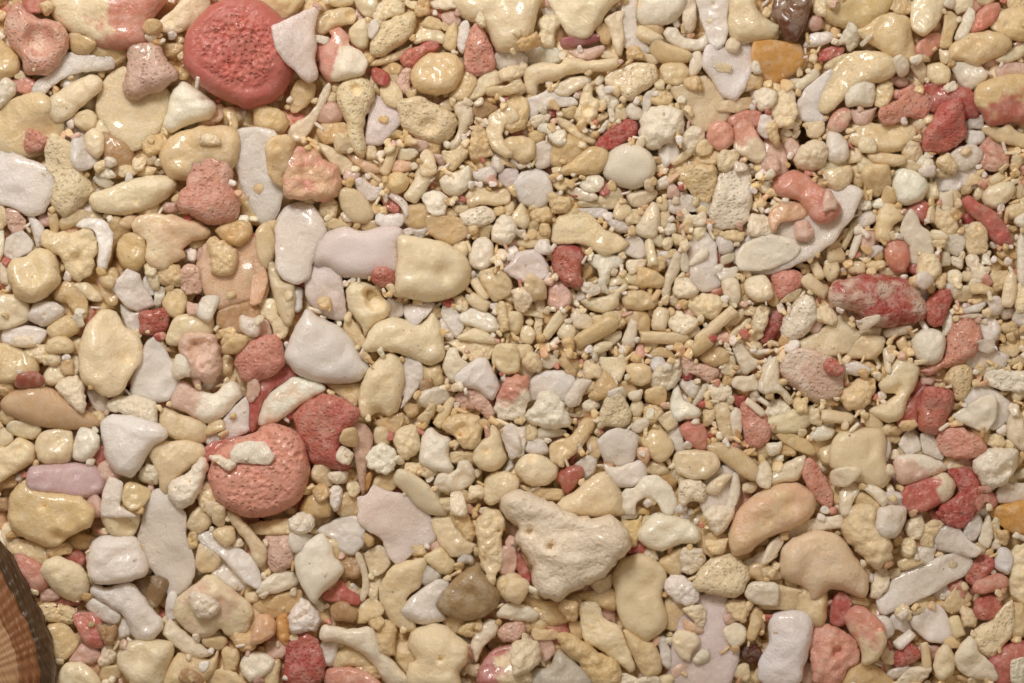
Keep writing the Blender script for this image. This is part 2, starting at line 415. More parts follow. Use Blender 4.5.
W:s2 -20,240 15,245 12,330 -20,370
w:s1 115,190 140,190 175,230 165,290 145,300 130,240
C:k4 160,255 190,232 260,245 340,235 380,250 395,320 375,370 360,420 310,440 275,430 250,370 220,340 165,300 @ 315,345,24,.6 # knobbly cream chunk with a tiny hole
w:s2 305,225 340,195 400,195 450,235 440,340 420,390 390,380 395,300 370,240
C:s4 28,390 50,350 100,340 140,310 190,310 225,350 240,400 240,450 190,500 120,530 60,500 35,440 @ 130,390,60,.2 # round cream flower-like piece
C:s1 0,510 60,500 110,530 110,590 50,620 0,620
w:s3 110,580 140,530 210,520 260,555 240,590 180,620 130,605
C:s2 190,625 260,580 300,585 315,640 230,680 200,660; 290,455 350,448 400,490 415,515 370,520 330,490
c:s1 220,490 260,448 310,460 345,520 340,580 310,590 270,530 230,520; 402,470 410,410 450,392 475,420 470,520 440,530 410,500
w:c4 443,465 480,420 510,390 560,410 575,460 610,510 615,540 550,562 500,540 460,490 # frosted white glassy shard
y:s2 467,310 490,260 540,250 580,280 580,360 545,400 490,380
c:s0 440,210 480,190 520,240 470,290 440,360; 245,200 300,150 400,180 410,200 330,210 260,235
Cs:s4 530,220 550,180 620,168 720,180 800,205 842,240 825,270 770,280 735,310 740,345 690,370 660,395 600,385 580,350 585,280 540,250 @ 680,345,30,.3 # peach-tinted T-shaped shell piece
c:s3 860,240 890,210 950,192 1000,205 1005,260 960,300 900,285
s:c1 800,370 830,300 870,290 960,300 1000,270 1040,290 1060,400 1050,500 960,510 880,540 835,490 810,440 # amber-pink translucent shell fragment
C:k3 825,280 860,265 940,310 945,370 920,412 850,412 840,350
q:p3 720,400 750,370 795,385 805,440 800,485 740,490 722,450
W:s3 615,530 625,465 655,465 660,490 640,540 @ 640,490,10,.7
C:s3 650,520 680,475 730,472 748,510 740,560 700,590 660,560
r:p4 555,600 560,560 610,555 660,548 675,590 665,640 600,660 560,650 # small glossy red cube
C:s2 670,660 700,590 760,570 840,555 855,620 840,660 760,690 680,690
t:s0 890,560 1000,520 1040,540 1040,640 930,650 880,610
w:s1 20,640 110,620 180,640 150,690 30,690
e q:s3 770,550 54 62 0; w:s2 830,540 80 110 -20; C:s2 600,395 54 54 0; C:s2 615,440 50 62 0; c:s1 680,420 110 90 0; w:s2 1000,620 84 94 0; C:s2 960,675 150 60 5; C:s1 905,650 90 50 0; w:s0 540,590 100 110 0; q:s0 180,200 70 60 0; c:s1 215,205 44 94 10; q:s0 690,145 80 54 0; c:s0 520,205 80 60 0; c:s1 190,450 60 80 0; C:s1 430,440 60 60 0; c:s1 420,120 60 60 0; W:k1 420,10 90 40 0; C:s1 510,0 70 50 0; C:k1 580,0 90 40 0; c:s0 330,560 60 60 0; W:s1 310,600 60 50 0; q:s0 820,340 80 60 0; c:s0 160,360 80 60 0; C:s1 540,660 60 60 0; w:s1 590,470 60 70 0; c:s1 410,330 60 80 0; W:s1 20,420 40 90 10
T 256 171 4
w:c3 78,200 110,145 170,122 225,135 260,190 285,240 260,300 225,370 220,420 170,452 110,430 80,380 # smooth grey-white oval slab
l:g3 222,350 240,290 290,240 360,222 420,240 500,225 560,225 590,250 570,300 565,400 480,425 400,428 330,420 280,380 240,385 # long lilac striped pearly shell piece
l:c4 195,440 220,385 270,350 320,365 345,420 365,590 330,600 270,580 220,540 195,490 # thin pinkish tongue-shaped flake
C:s4 360,480 380,445 430,443 480,465 505,500 540,540 520,590 470,620 435,660 420,620 380,570 362,530 @ 478,522,34,1.5 455,492,26,1.0 # glossy cream triangular ring with an open hole
r:p4 460,420 480,385 520,385 555,410 545,470 500,465 465,445 # bright red raspberry-like grain
C:F4 563,280 580,255 690,268 770,290 830,330 862,390 850,460 800,500 700,525 600,510 548,500 548,430 565,360 @ 660,350,60,.12 760,400,50,.15 # large creamy square slab with one rounded side
w:c4 390,40 420,25 470,60 508,65 490,110 450,122 410,85
C:g2 330,80 380,70 430,100 470,170 440,205 380,200 345,150
C:s4 508,50 540,10 580,3 615,35 600,75 560,95 520,75
C:s2 595,95 630,40 650,-20 715,-20 700,40 670,90 640,125 610,115
W:s4 730,40 760,10 800,5 850,-20 862,20 850,70 800,105 750,85 @ 790,20,24,.5 # white bell-shaped pebble
C:s4 835,100 860,65 910,65 940,80 1000,70 1020,90 1010,130 950,140 900,135 860,150 840,130 # cream peanut-shaped grain
W:p4 812,175 850,150 920,138 960,165 945,205 880,228 830,215 # chalky white pill below the peanut
c:c2 680,180 740,178 830,195 855,250 780,290 720,270 685,240
r:p2 505,120 540,105 575,130 570,165 530,160
w:s4 510,95 550,85 600,120 615,165 600,190 575,140 530,105
W:s4 850,330 880,270 920,265 950,300 945,370 900,398 860,380
C:s4 888,410 940,385 985,390 1022,440 1020,490 960,525 930,500
w:c2 755,530 800,560 830,620 800,668 760,610 740,570
W:s2 810,580 870,550 950,580 970,630 930,645 860,620 820,610
C:s2 810,670 870,630 930,650 970,690
w:c1 530,510 580,530 585,575 540,590 515,560
w:c2 590,540 640,530 710,530 690,570 630,625 600,590
C:s2 440,690 480,620 560,590 650,610 700,570 730,620 745,700 740,750 690,775 610,740 540,720 450,720 # glossy cream saddle-shaped pebble
C:s1 45,370 80,380 100,440 150,460 150,560 130,610 100,580 70,490; 355,610 380,590 430,660 450,700 400,700 360,650
C:g2 0,250 40,210 75,270 70,340 40,390 10,350
s:c1 -10,360 30,380 45,440 20,520 -20,520
C:s2 5,545 30,515 80,520 90,580 125,620 115,660 80,668 60,610 20,575 @ 88,650,14,.7
W:k2 940,240 980,180 1030,190 1040,240 1010,290 950,280
q:s1 980,340 1050,340 1050,390 1000,390
w:s2 870,0 950,-20 960,20 930,50 870,30
l:c1 975,0 1040,-10 1050,50 1010,70 975,40
e W:s4 718,125 106 90 -5; C:k4 275,530 50 72 0; w:s2 535,195 104 72 0; c:s0 640,180 110 110 0; w:s1 650,245 74 44 0; w:s0 160,510 64 94 0; c:s2 322,215 94 48 -10; q:s1 20,640 84 84 0; C:s3 985,580 44 112 5; C:s2 1010,150 44 62 0; c:s1 910,240 74 62 0; C:s1 820,310 70 60 0; c:s0 200,100 80 60 0; C:s0 290,150 80 80 0; C:s1 820,150 60 40 0; c:s1 780,170 80 40 0; C:s1 820,530 70 50 -50; c:s0 460,220 80 60 0; W:s1 370,180 70 40 0; C:s1 580,20 60 40 0; q:s1 380,20 60 60 0; c:s1 1000,560 60 60 0; c:s0 700,560 90 60 0; c:s0 860,650 80 50 0; r C:r3 865,425 922,515 40; C:r3 850,500 930,550 50
T 512 171 4
w:c2 5,60 40,10 100,-5 150,20 160,100 110,148 40,130 # translucent rounded pale chip
W:s3 270,55 300,20 345,15 370,40 350,80 300,85; 215,80 240,60 330,90 340,115 280,120
C:s1 340,120 380,75 420,70 440,100 420,140 380,150
W:s2 460,95 510,80 570,75 575,100 530,140 480,140
W:s4 495,220 530,160 565,122 590,150 592,220 570,270 520,265 495,250 # white teardrop grain
C:c4 160,210 190,180 280,160 330,185 370,230 440,260 470,290 430,325 360,340 300,300 230,290 160,290 # flat cream shoe-shaped flake
w:c3 245,150 375,148 382,185 340,188 250,175
w:s1 380,200 440,195 480,230 470,245 420,240
w:c2 440,320 470,250 520,275 540,330 510,352
R:p4 158,360 165,310 210,295 270,300 290,340 280,400 285,460 240,470 190,440 165,400 # wet deep-red bean
q:s2 145,500 150,455 190,440 230,480 230,530 180,555 145,530
l:s2 0,360 30,325 90,318 140,370 140,420 100,445 50,445 -30,400
C:s2 0,180 40,130 70,200 50,230 0,210
W:s2 305,360 330,335 440,340 440,375 400,400 380,450 350,440 345,400
C:s4 270,520 300,505 370,500 420,470 450,445 465,465 430,500 425,540 370,568 310,555 # shiny cream boat-shaped piece
C:s4 440,520 455,480 520,475 585,510 570,545 520,560 460,550 # plain cream oval pebble
W:s2 600,480 620,400 650,330 680,335 670,400 640,450 630,515 605,510
w:c2 710,290 735,230 780,250 815,300 820,390 832,450 780,478 710,460 705,380 # glassy trapezoid with a white stick on it
W:s4 700,380 750,315 785,315 780,345 740,370
W:k4 655,185 690,150 720,175 770,165 782,200 760,230 720,220 680,205
w:c1 620,130 680,90 770,120 790,180 740,160 650,170
c:p3 655,20 700,-20 810,-20 815,60 780,125 740,110 700,70 # rough tan arrowhead-shaped fragment
W:p4 790,150 810,60 850,-20 950,-20 950,190 870,235 800,220 # tall chalky white bar
W:k2 940,240 960,175 1040,190 1050,250 960,260
W:c5 890,350 920,290 1020,250 1120,270 1150,310 1130,350 1030,395 910,400 # bright white flake lying on the wide crescent plate
C:k4 690,530 740,490 830,500 845,540 810,595 760,590 720,570
W:k3 625,600 660,560 740,590 740,620 690,655 640,640
W:s2 840,440 900,435 910,510 880,540 850,500
p:s3 790,480 840,465 845,490 820,505
W:s4 925,455 950,420 1010,415 1040,460 1040,510 980,525 940,500 # white molar-like pebble
y:c3 535,580 555,540 590,530 580,580
W:s2 235,580 260,550 320,590 310,630 250,625
C:s2 180,650 220,600 255,640 230,690
e r:s2 362,70 46 62 20; C:s4 438,160 72 70 0; C:s2 485,185 62 62 0; w:s2 125,305 62 72 0; C:s2 130,235 52 56 0; C:k2 190,130 94 90 0; c:s1 120,180 84 62 0; W:k4 315,470 74 58 -20; W:s2 360,470 54 54 0; C:s4 550,430 112 92 0; W:s3 495,380 84 64 10; C:r3 555,325 112 36 -80; C:s3 585,275 62 62 0; C:s3 625,290 46 56 0; W:s4 630,232 52 50 0; C:s3 670,275 56 62 0; C:s3 690,300 42 52 0; w:s1 615,350 72 66 0; W:s4 690,468 98 82 5; W:s2 610,50 68 52 0; q:s2 645,90 54 54 0; C:s3 885,258 112 42 -5; w:s3 850,295 62 82 20; W:s3 862,350 66 44 20; w:s2 860,410 84 62 0; C:s3 530,622 54 64 0; W:r3 475,650 112 50 75; C:s2 400,668 80 50 20; C:s2 90,470 84 112 0; W:s3 40,512 84 90 40; C:s2 5,590 76 94 0; C:s1 110,560 44 144 0; C:s2 60,655 74 76 0; W:s3 990,600 54 124 -15; C:s2 910,630 112 32 40; C:s2 950,560 54 44 0; C:s2 80,570 80 30 -10; c:s1 150,590 50 60 0; C:s1 230,500 60 60 0; c:s1 480,430 70 60 0; C:s1 400,580 70 50 0; c:s1 505,590 90 70 0; C:s2 655,520 50 50 0; c:s1 580,370 70 60 0; W:s2 690,360 36 90 0; C:s1 85,220 44 44 0; C:s1 60,290 90 44 0; c:s1 200,50 60 60 0; C:s1 310,130 90 40 0; C:s1 600,130 50 50 0; C:s1 600,190 60 70 0; C:s1 640,330 40 40 0; c:s1 820,250 70 60 0; C:s1 900,90 60 60 0; c:s1 900,480 80 60 0; C:s2 890,590 90 40 40; C:s2 1000,560 60 50 0; C:s1 420,440 70 50 20; c:s0 300,400 50 60 0; C:s2 270,450 50 50 0; C:s1 340,600 50 50 0; W:s1 720,640 60 60 0; C:s1 810,640 70 40 40; C:s1 630,420 40 60 0; c:s1 90,390 40 40 0; r C:r4 735,690 890,550 56; C:r4 505,662 705,670 54; C:r4 604,545 582,640 62; C:r4 250,695 425,592 64; C:r4 128,672 208,556 46
T 768 171 4
p:s4 15,70 30,20 80,-5 150,10 200,50 260,100 290,150 270,190 220,215 170,190 120,120 50,105 # large smooth salmon-pink lump
s:s4 0,190 20,150 70,120 130,125 165,130 160,175 120,195 50,205 30,240 10,240
w:c3 -140,330 -60,240 60,140 180,80 330,60 370,90 350,150 310,210 260,280 180,340 90,385 0,410 -90,400 # wide translucent crescent plate
C:s3 230,0 330,-20 335,40 300,80 270,85 230,50
c:s3 370,20 400,-20 480,-20 490,60 440,100 400,80
W:s4 493,40 520,-10 590,0 640,45 620,110 570,138 530,135 500,90 # blocky white pebble with rounded corners
C:s4 855,110 870,70 920,45 970,40 990,75 960,120 910,150 870,140 # plump cream bean by the red spindle
r:s4 770,120 800,98 840,125 900,155 950,210 980,270 975,300 930,300 890,270 860,220 800,170 # red slanting spindle
r:s1 560,150 620,120 650,150 630,210 580,180
C:s4 425,260 440,150 470,118 530,145 545,190 500,220 490,280 450,285 # waxy cream molar-shaped tooth
W:c4 525,235 545,170 570,150 595,175 610,215 650,250 665,330 610,370 570,370 565,300 535,270 # white jagged flame-shaped chip
p:s4 465,320 480,285 520,270 560,295 570,350 550,400 500,400 470,360 # smooth pink oval pebble
w:c2 345,200 400,155 435,165 430,200 380,228
RW:p4 235,500 250,450 300,425 420,415 520,420 580,450 630,500 640,570 600,610 520,625 430,625 340,570 260,545 # large crystalline dark-red oblong flecked with white
r:p4 628,520 680,475 735,470 735,520 700,610 660,625 630,600 # red wedge touching the crystalline oblong
p:p2 20,420 90,395 140,420 130,460 80,505 40,510
R:p4 0,590 50,545 68,590 40,650 0,690 -30,680 # bright scarlet curved grain
W:p4 50,660 60,590 110,520 160,495 195,530 190,600 140,665 80,680 # matt white flat disc
C:c4 45,525 80,490 135,468 130,495 90,525
C:c4 105,690 200,640 290,572 345,620 375,660 340,720 290,735 190,750 # smooth cream triangular plate
W:s4 355,605 400,580 445,575 440,605 380,640; 460,640 500,625 570,615 575,640 520,660 470,668
W:s4 575,670 600,640 650,628 700,650 710,700 690,760 640,780 590,750 # bright white egg-shaped pebble
p:p2 715,660 740,610 780,580 840,620 850,690 790,760 700,790 650,810 610,790 700,740 # pink granular slope behind the white egg
W:k4 790,345 830,330 850,370 890,390 870,430 830,470 805,460 810,410 # small white antler-like branch
C:s4 930,520 945,440 975,392 995,430 995,500 970,545 935,540 # cream pointed spire standing on end
y:k2 915,320 990,315 1000,350 930,350
W:s2 995,290 1040,220 1040,450 1000,440; 700,590 720,550 735,590 730,640 700,655
W:s3 985,190 1040,160 1040,240 990,215
C:s1 950,150 1030,100 1040,160 970,190
w:s1 990,560 1040,540 1040,620 980,610
W:s4 712,425 720,402 745,392 770,402 778,425 770,448 745,458 720,448 @ 745,425,15,.95 # tiny white ring bead with a hole
e q:s5 245,130 64 74 0; q:s3 140,240 84 84 0; C:s2 655,80 60 84 10; W:s2 715,115 52 94 0; C:s2 755,100 36 44 0; W:s2 380,130 64 54 0; C:s3 355,385 72 56 0; C:s3 430,375 88 42 0; C:s3 485,402 94 36 -5; C:s2 230,575 88 76 0; C:k2 640,385 104 110 0; w:s3 625,440 84 70 0; C:k3 715,210 92 100 0; W:s3 740,290 88 90 0; C:s3 830,270 92 130 0; C:s3 680,258 68 46 0; C:s3 685,290 52 36 0; W:s4 710,355 36 68 0; W:s4 758,362 56 54 0; W:s4 872,360 42 42 0; C:s2 925,425 84 74 0; w:s3 910,540 74 72 0; w:s2 820,550 104 42 15; W:s3 820,580 112 18 5; y:k3 965,630 78 60 0; w:s1 880,640 100 110 20; C:s2 255,400 62 84 0; q:s1 400,280 64 84 0; w:s1 425,320 80 44 30; C:s3 790,75 44 44 0; C:s3 845,85 44 60 -20; C:s3 828,40 62 46 10; w:c0 760,30 200 120 10; C:s2 700,10 64 44 0; w:s2 640,0 64 50 0; C:s2 850,470 90 60 0; C:s2 780,490 80 60 0; C:s1 890,500 80 70 0; C:s1 700,160 70 60 0; C:s1 650,190 50 60 0; C:s2 600,440 70 60 0; R:s0 800,200 60 70 0; C:s2 1010,80 50 60 0; c:s1 900,380 70 60 0; r:s0 590,390 70 60 0; w:s1 720,470 80 60 0; c:s1 270,330 70 80 0; C:s1 530,640 70 40 0; C:s1 410,650 90 70 0; q:s1 190,610 70 70 0; c:s1 20,500 50 90 0; C:s1 360,45 40 50 0; W:s1 780,240 60 60 0; C:s2 1010,510 50 120 0; c:s1 690,430 60 60 0; C:s2 800,420 50 60 0; C:s1 950,270 60 60 0; r C:r2 140,425 235,495 50; C:r2 182,362 212,430 42; C:r3 298,312 348,205 30; W:r3 330,350 366,248 30; C:r2 885,45 945,15 40
T 0 342 4
C:s4 312,60 330,-20 350,-80 400,-130 460,-125 500,-60 560,-10 570,60 540,120 490,200 440,220 380,190 330,150 @ 460,15,22,.4 400,95,50,.2 # big cream ear-shaped shell with dimples
w:c3 520,190 540,100 590,0 620,-20 660,30 700,100 720,150 680,230 600,240 530,220 # pale lilac-white fan-shaped chip
c:s1 -20,20 60,20 130,60 150,110 100,150 0,150
C:k2 85,40 150,10 200,20 245,60 230,95 170,85
C:s1 178,150 200,100 300,60 310,120 280,150 210,170
R:s3 60,160 80,125 140,118 175,140 165,175 100,185 65,180 # small red pill above the striped spindle
W:k4 220,170 250,145 300,132 335,170 345,260 325,282 270,240 230,200 # chalky white scrap on the striped spindle
a:g3 8,245 40,205 110,182 200,185 260,220 340,270 400,310 390,340 300,350 180,340 80,310 20,275 # tan finely striped spindle-shaped shell
C:s3 25,345 50,310 150,330 165,360 130,390 60,375
C:s2 -20,430 30,420 80,385 135,420 130,480 80,510 30,540 -20,560
C:s1 0,345 40,360 50,395 10,420 -20,420
C:s3 143,410 170,360 230,348 285,360 290,430 270,480 200,490 155,470
W:s4 288,440 300,380 330,335 400,375 390,440 340,480 295,470 # glossy white four-sided nub
v:F4 108,530 130,495 220,485 360,485 400,515 425,560 415,600 370,615 310,628 230,610 120,590 # purple-pink frosted barrel with a crease
W:k4 425,245 450,220 540,212 620,240 635,310 620,332 560,315 500,290 440,275 # rough white crusty bar
w:s3 400,360 400,320 440,290 480,290 540,290 640,330 670,370 640,400 600,430 570,490 530,535 460,520 420,470 415,410 # large pearly white molar-shaped pebble
w:c1 350,200 400,200 430,230 430,270 400,290 370,250
q:k4 715,10 740,-30 800,-40 870,-20 890,60 880,130 830,170 770,150 740,90 @ 800,30,45,.6 # dull pink ring-like grain with a sunken centre
qW>10:s4 680,240 710,160 750,155 780,185 860,205 900,150 950,165 970,210 940,250 890,300 820,325 740,280 690,265 # pink and white saddle-shaped piece
C:s2 640,310 660,265 720,290 800,310 828,350 810,400 740,395 670,375 645,340
w:c1 825,380 870,340 930,270 980,228 1000,290 1005,340 960,370 890,395 840,405
C:s2 605,450 620,410 680,400 780,400 820,440 810,470 720,530 680,600 650,600 630,520 # cream slab half under a chalky wedge
W:k4 668,590 690,550 740,530 780,480 820,460 835,490 810,570 780,640 730,670 690,650 # chalky pitted wedge leaning on a cream slab
C:s3 485,620 510,560 560,570 600,600 570,660 520,670
w:c1 410,690 415,600 440,548 490,570 480,650 540,690
W:c5 915,450 940,410 990,395 1060,400 1098,455 1075,490 1020,488 930,480 # white lined chip lying on the pink disc
W:k5 835,460 870,450 940,480 945,500 910,515 870,490
r:s1 820,430 870,395 960,380 1000,370 1030,400 940,400 900,450 840,470
C:s2 890,20 930,-20 990,-10 960,40 900,45
e W:s4 725,100 72 104 10; W:k4 598,533 78 86 0; C:s2 240,15 124 62 0; W:s1 90,0 114 44 0; C:s1 25,190 64 74 0; r:s0 400,450 50 94 0; q:s0 430,525 94 90 0; C:s1 830,620 104 124 30; W:s2 860,665 84 54 0; q:s1 375,655 84 94 0; t:s1 20,560 94 64 20; q:s2 1010,190 54 94 0; c:s1 270,100 60 60 0; c:s0 470,180 60 100 0; c:s1 30,300 70 60 0; C:s1 640,20 60 60 0; C:s1 860,340 90 50 20; c:s0 600,470 60 80 0; C:s1 390,300 60 50 0; c:s1 910,90 60 70 0; c:s0 520,580 60 60 0; c:s1 305,30 40 50 0; t:s0 10,650 60 60 0
T 0 0 1
p:D4 208,478 212,460 222,447 240,437 256,432 262,426 275,423 292,428 303,438 307,447 307,454 310,461 311,470 308,485 300,500 285,511 265,517 245,517 228,510 215,497 @ 264,437,9,.2 299,455,4,.12 # big pinkish-red lumpy disc with pale chips on it
p:p4 234,362 240,348 255,338 275,335 284,345 284,365 270,377 255,383 240,380 # salmon-pink porous lump beside the wide grainy plate
y:s3 8,520 10,495 25,480 40,490 80,497 95,510 90,525 65,540 50,547 30,540 12,532 @ 46,505,4,.6 58,535,7,.5 75,522,8,.3 # lumpy yellowish knob below the purple barrel
w:c2 233,140 240,131 262,130 275,134 285,150 287,175 280,200 272,218 260,223 248,205 240,180 233,160 # tall milky white slab below the red disc
pC:k4 284,190 283,172 288,155 300,147 315,150 326,160 338,168 342,180 338,195 325,201 305,201 290,199 @ 310,172,14,.35 # pink lump with a knobbly cream rim
C:s4 228,508 236,512 256,535 268,548 266,562 258,568 252,560 248,545 236,530 226,515
sC:s4 727,540 733,520 745,502 765,488 785,482 805,487 818,500 812,515 795,528 770,538 748,552 735,556 # big glossy peach and cream loaf
T 480 470 4.553
h:P4 100,150 120,105 180,88 240,105 330,150 420,185 500,208 590,215 640,245 680,300 685,350 650,410 600,460 540,510 500,530 440,555 370,600 320,605 270,580 240,500 235,450 200,390 165,330 170,290 180,260 140,240 105,195 @ 225,275,22,.5 320,342,26,.45 378,302,7,.5 505,486,6,.5 # largest chalky white pitted rock
T 0 0 1
o:s2 990,512 1005,505 1030,502 1030,530 1015,534 1000,524
T 256 342 4
R:s1 -10,150 60,100 130,110 160,140 60,200 10,330 -20,330
Ws:s3 5,300 30,230 100,170 160,140 240,160 280,190 220,230 150,270 100,310 40,338 10,330 # thick white curl bedded in red coral
r:p2 150,300 200,250 270,220 340,225 400,270 400,320 370,360 340,420 380,480 350,505 280,490 220,470 190,400 # dark-red lump between the disc and the pale leaf
C:c1 280,165 340,170 410,170 410,230 390,255 330,210
C:s3 335,400 350,350 400,345 400,420
W:k4 322,440 345,415 390,450 370,490 325,475; 285,530 310,515 370,520 360,560 320,570 290,550
q:c4 380,330 390,312 440,330 468,370 465,430 440,520 435,610 420,610 400,500 385,400 # pale beige pointed leaf-like sliver
o:s2 425,590 435,540 455,520 465,530 448,590
w:k3 290,600 310,572 345,590 340,640 315,680 295,640
w:F3 115,60 140,-10 200,-125 250,-100 330,-60 380,-10 420,60 450,110 410,155 320,165 230,155 160,120 # wide dull-white grainy plate
C:s4 408,280 415,190 450,110 500,60 550,45 595,100 590,180 575,270 530,300 490,280 440,310 412,300 @ 485,275,30,.4 # tall cream two-rooted tooth
w:c2 580,260 600,180 590,100 600,60 660,90 668,140 640,190 610,230
c:c1 470,320 580,285 585,320 550,365 500,345
C:k4 552,390 570,345 620,325 655,360 655,430 610,470 570,455 # knobbly cream ball
W:k4 440,460 460,430 500,400 550,425 568,470 540,520 500,530 450,500 # crumbly white nugget
W:s4 650,460 665,370 700,340 730,365 778,390 770,450 790,500 760,520 700,512 655,490 # white blocky piece with black specks
c:k4 745,340 770,295 830,278 890,300 905,350 890,420 840,430 800,390 @ 822,350,28,.5
W:s4 640,220 670,190 730,175 772,200 770,230 700,265 650,250
C:k4 640,310 670,280 690,240 720,250 710,290 680,330
q:p3 800,215 850,192 910,205 950,280 930,310 880,270 810,265
pW>-70:k4 950,270 970,190 1000,140 1040,130 1090,140 1085,270 1040,310 980,310 # pink and white knobbly block near the middle
W:s4 745,90 770,25 800,25 820,60 860,95 830,130 790,168 755,130
w:s2 800,140 870,75 920,70 965,150 970,190 940,230 880,190 810,170
C:k1 760,0 950,-10 950,40 910,70 850,60 790,20
C:s2 945,80 960,15 1040,15 1050,110 990,125
C:s4 865,470 880,400 920,380 945,322 980,360 990,420 1005,470 960,515 900,510 # cream pear-shaped grain with a peak
w:s3 980,350 1030,330 1060,420 1020,470 990,400
W:s4 712,560 740,520 800,510 810,475 850,470 880,530 850,580 790,605 720,590 @ 825,550,33,.6 # white cupped shell with a glossy hollow
C:g3 550,560 570,510 620,520 690,570 740,640 760,690 700,690 640,660 590,600
C:s4 905,600 920,540 970,515 1040,530 1050,580 1000,620 940,655 910,635
y:s1 180,660 220,600 290,590 290,690 200,690
c:s1 330,620 400,600 410,690 330,690
e C:s3 505,375 76 78 0; t:s1 680,170 64 64 0; C:s1 640,510 114 74 0; W:k4 810,650 74 94 0; C:s3 1010,640 84 104 20; C:s2 880,600 60 70 0; W:s3 930,676 64 34 0; C:s1 265,530 84 94 0; C:s0 520,560 90 84 0; c:s1 700,130 104 94 0; c:s1 620,270 60 60 0; c:s0 480,480 60 60 0; C:s1 860,460 60 60 0; c:s0 380,540 60 80 0; C:s1 390,590 60 60 0; t:s0 830,440 80 60 0; c:s1 850,620 70 60 0; C:s1 800,460 70 50 0; C:s1 700,520 70 50 0; R:s0 150,290 60 60 0; c:s1 920,130 70 60 0; C:s1 760,650 80 60 0; c:s1 260,600 70 70 0; r C:r4 722,340 788,218 44
T 512 342 4
w:c2 45,230 60,170 120,120 200,118 250,145 240,200 210,240 130,240
W:k4 50,295 90,250 105,200 150,190 200,230 240,310 230,340 150,350 70,325 # white scalloped triangular shell piece
w:s3 210,230 240,180 260,150 320,155 290,200 270,250 230,260
c:s1 310,215 340,160 370,120 420,170 430,200 350,230
C:c4 350,60 400,60 460,40 465,90 430,160 380,140 355,100 # glossy cream shield below the rods
C:s4 455,100 490,80 550,95 560,150 520,178 470,160
W:k2 560,130 600,95 650,82 678,110 670,150 630,190 570,190 555,160
C:p4 340,345 355,260 380,215 420,190 470,260 475,310 450,340 390,340 # cream pear-shaped triangular piece
W:s4 98,370 110,342 210,350 215,370 150,385 105,388; 475,350 490,315 540,300 550,330 510,365
c:s4 148,440 160,400 240,370 280,310 320,300 335,330 300,390 270,430 200,490 160,480 # tan-cream crooked finger
w:c4 338,400 360,370 420,338 510,370 505,430 480,490 430,498 370,480 # lilac-white faceted block
w:s3 372,490 420,500 480,480 530,470 540,530 490,575 430,580 390,550
C:s4 515,400 535,360 590,340 640,390 645,440 600,480 550,460 # glossy cream bulb with one highlight
W:s4 630,270 640,200 665,170 690,230 750,265 750,300 690,310 650,320
C:c4 580,305 640,270 665,330 620,355
p:s2 670,350 700,320 760,330 785,380 770,430 710,410 # flat pink five-sided grain
q:p4 672,80 700,45 740,80 820,100 830,130 790,165 720,130 690,140 # dusty pink crooked rod
c:s1 750,60 800,15 860,40 860,80 800,95
C:s4 832,120 850,75 885,50 895,90 870,135 @ 868,92,14,.6
W:s4 880,20 900,-10 930,20 960,60 1000,80 970,110 930,130 905,90 # white Y-shaped splinter
W:s2 985,190 1000,100 1040,60 1050,200; 720,250 750,180 785,170 770,220 740,250
C:s3 805,270 820,240 865,245 880,310 890,380 870,395 840,380 820,330
W:s4 870,300 890,260 920,280 915,370 885,370
p:p4 910,260 940,230 990,270 1040,320 1030,390 980,425 930,400 # rough pink-red block beside a white bead
c:g4 768,415 800,398 880,410 940,450 990,510 980,555 930,545 860,490 800,455 # smooth tan orange-segment crescent
C:s3 640,480 660,440 720,430 800,440 830,490 790,540 720,550 660,520 # speckled cream boulder under the crescent
W:s4 432,620 450,585 490,580 520,540 580,528 640,580 665,650 640,690 600,683 580,640 540,620 500,640 490,690 450,690 # white arch-shaped curl
W:p4 665,640 670,560 730,550 775,570 770,635 710,640 690,660
w:c0 750,600 800,520 880,500 910,600 880,690 780,690
W:s3 775,600 790,560 840,530 880,530 850,570 820,610; 850,683 870,600 880,530 905,530 910,610 870,690
W:s4 970,540 990,490 1020,475 1040,520 1030,580 990,580
C:s4 10,500 40,455 100,445 180,490 180,540 130,575 60,570 20,530 @ 80,465,16,.5 # pale lens-shaped pebble beside the red drop
R:s4 178,540 200,505 260,490 290,520 260,570 220,610 190,570 # glossy red drop
w:c3 250,490 300,452 340,470 330,520 295,550 260,520
C:s2 190,640 260,590 320,540 380,520 420,570 440,640 430,690 200,690 # smooth tan triangle behind the chalky rock
c:s1 25,570 80,580 190,590 190,630 100,620
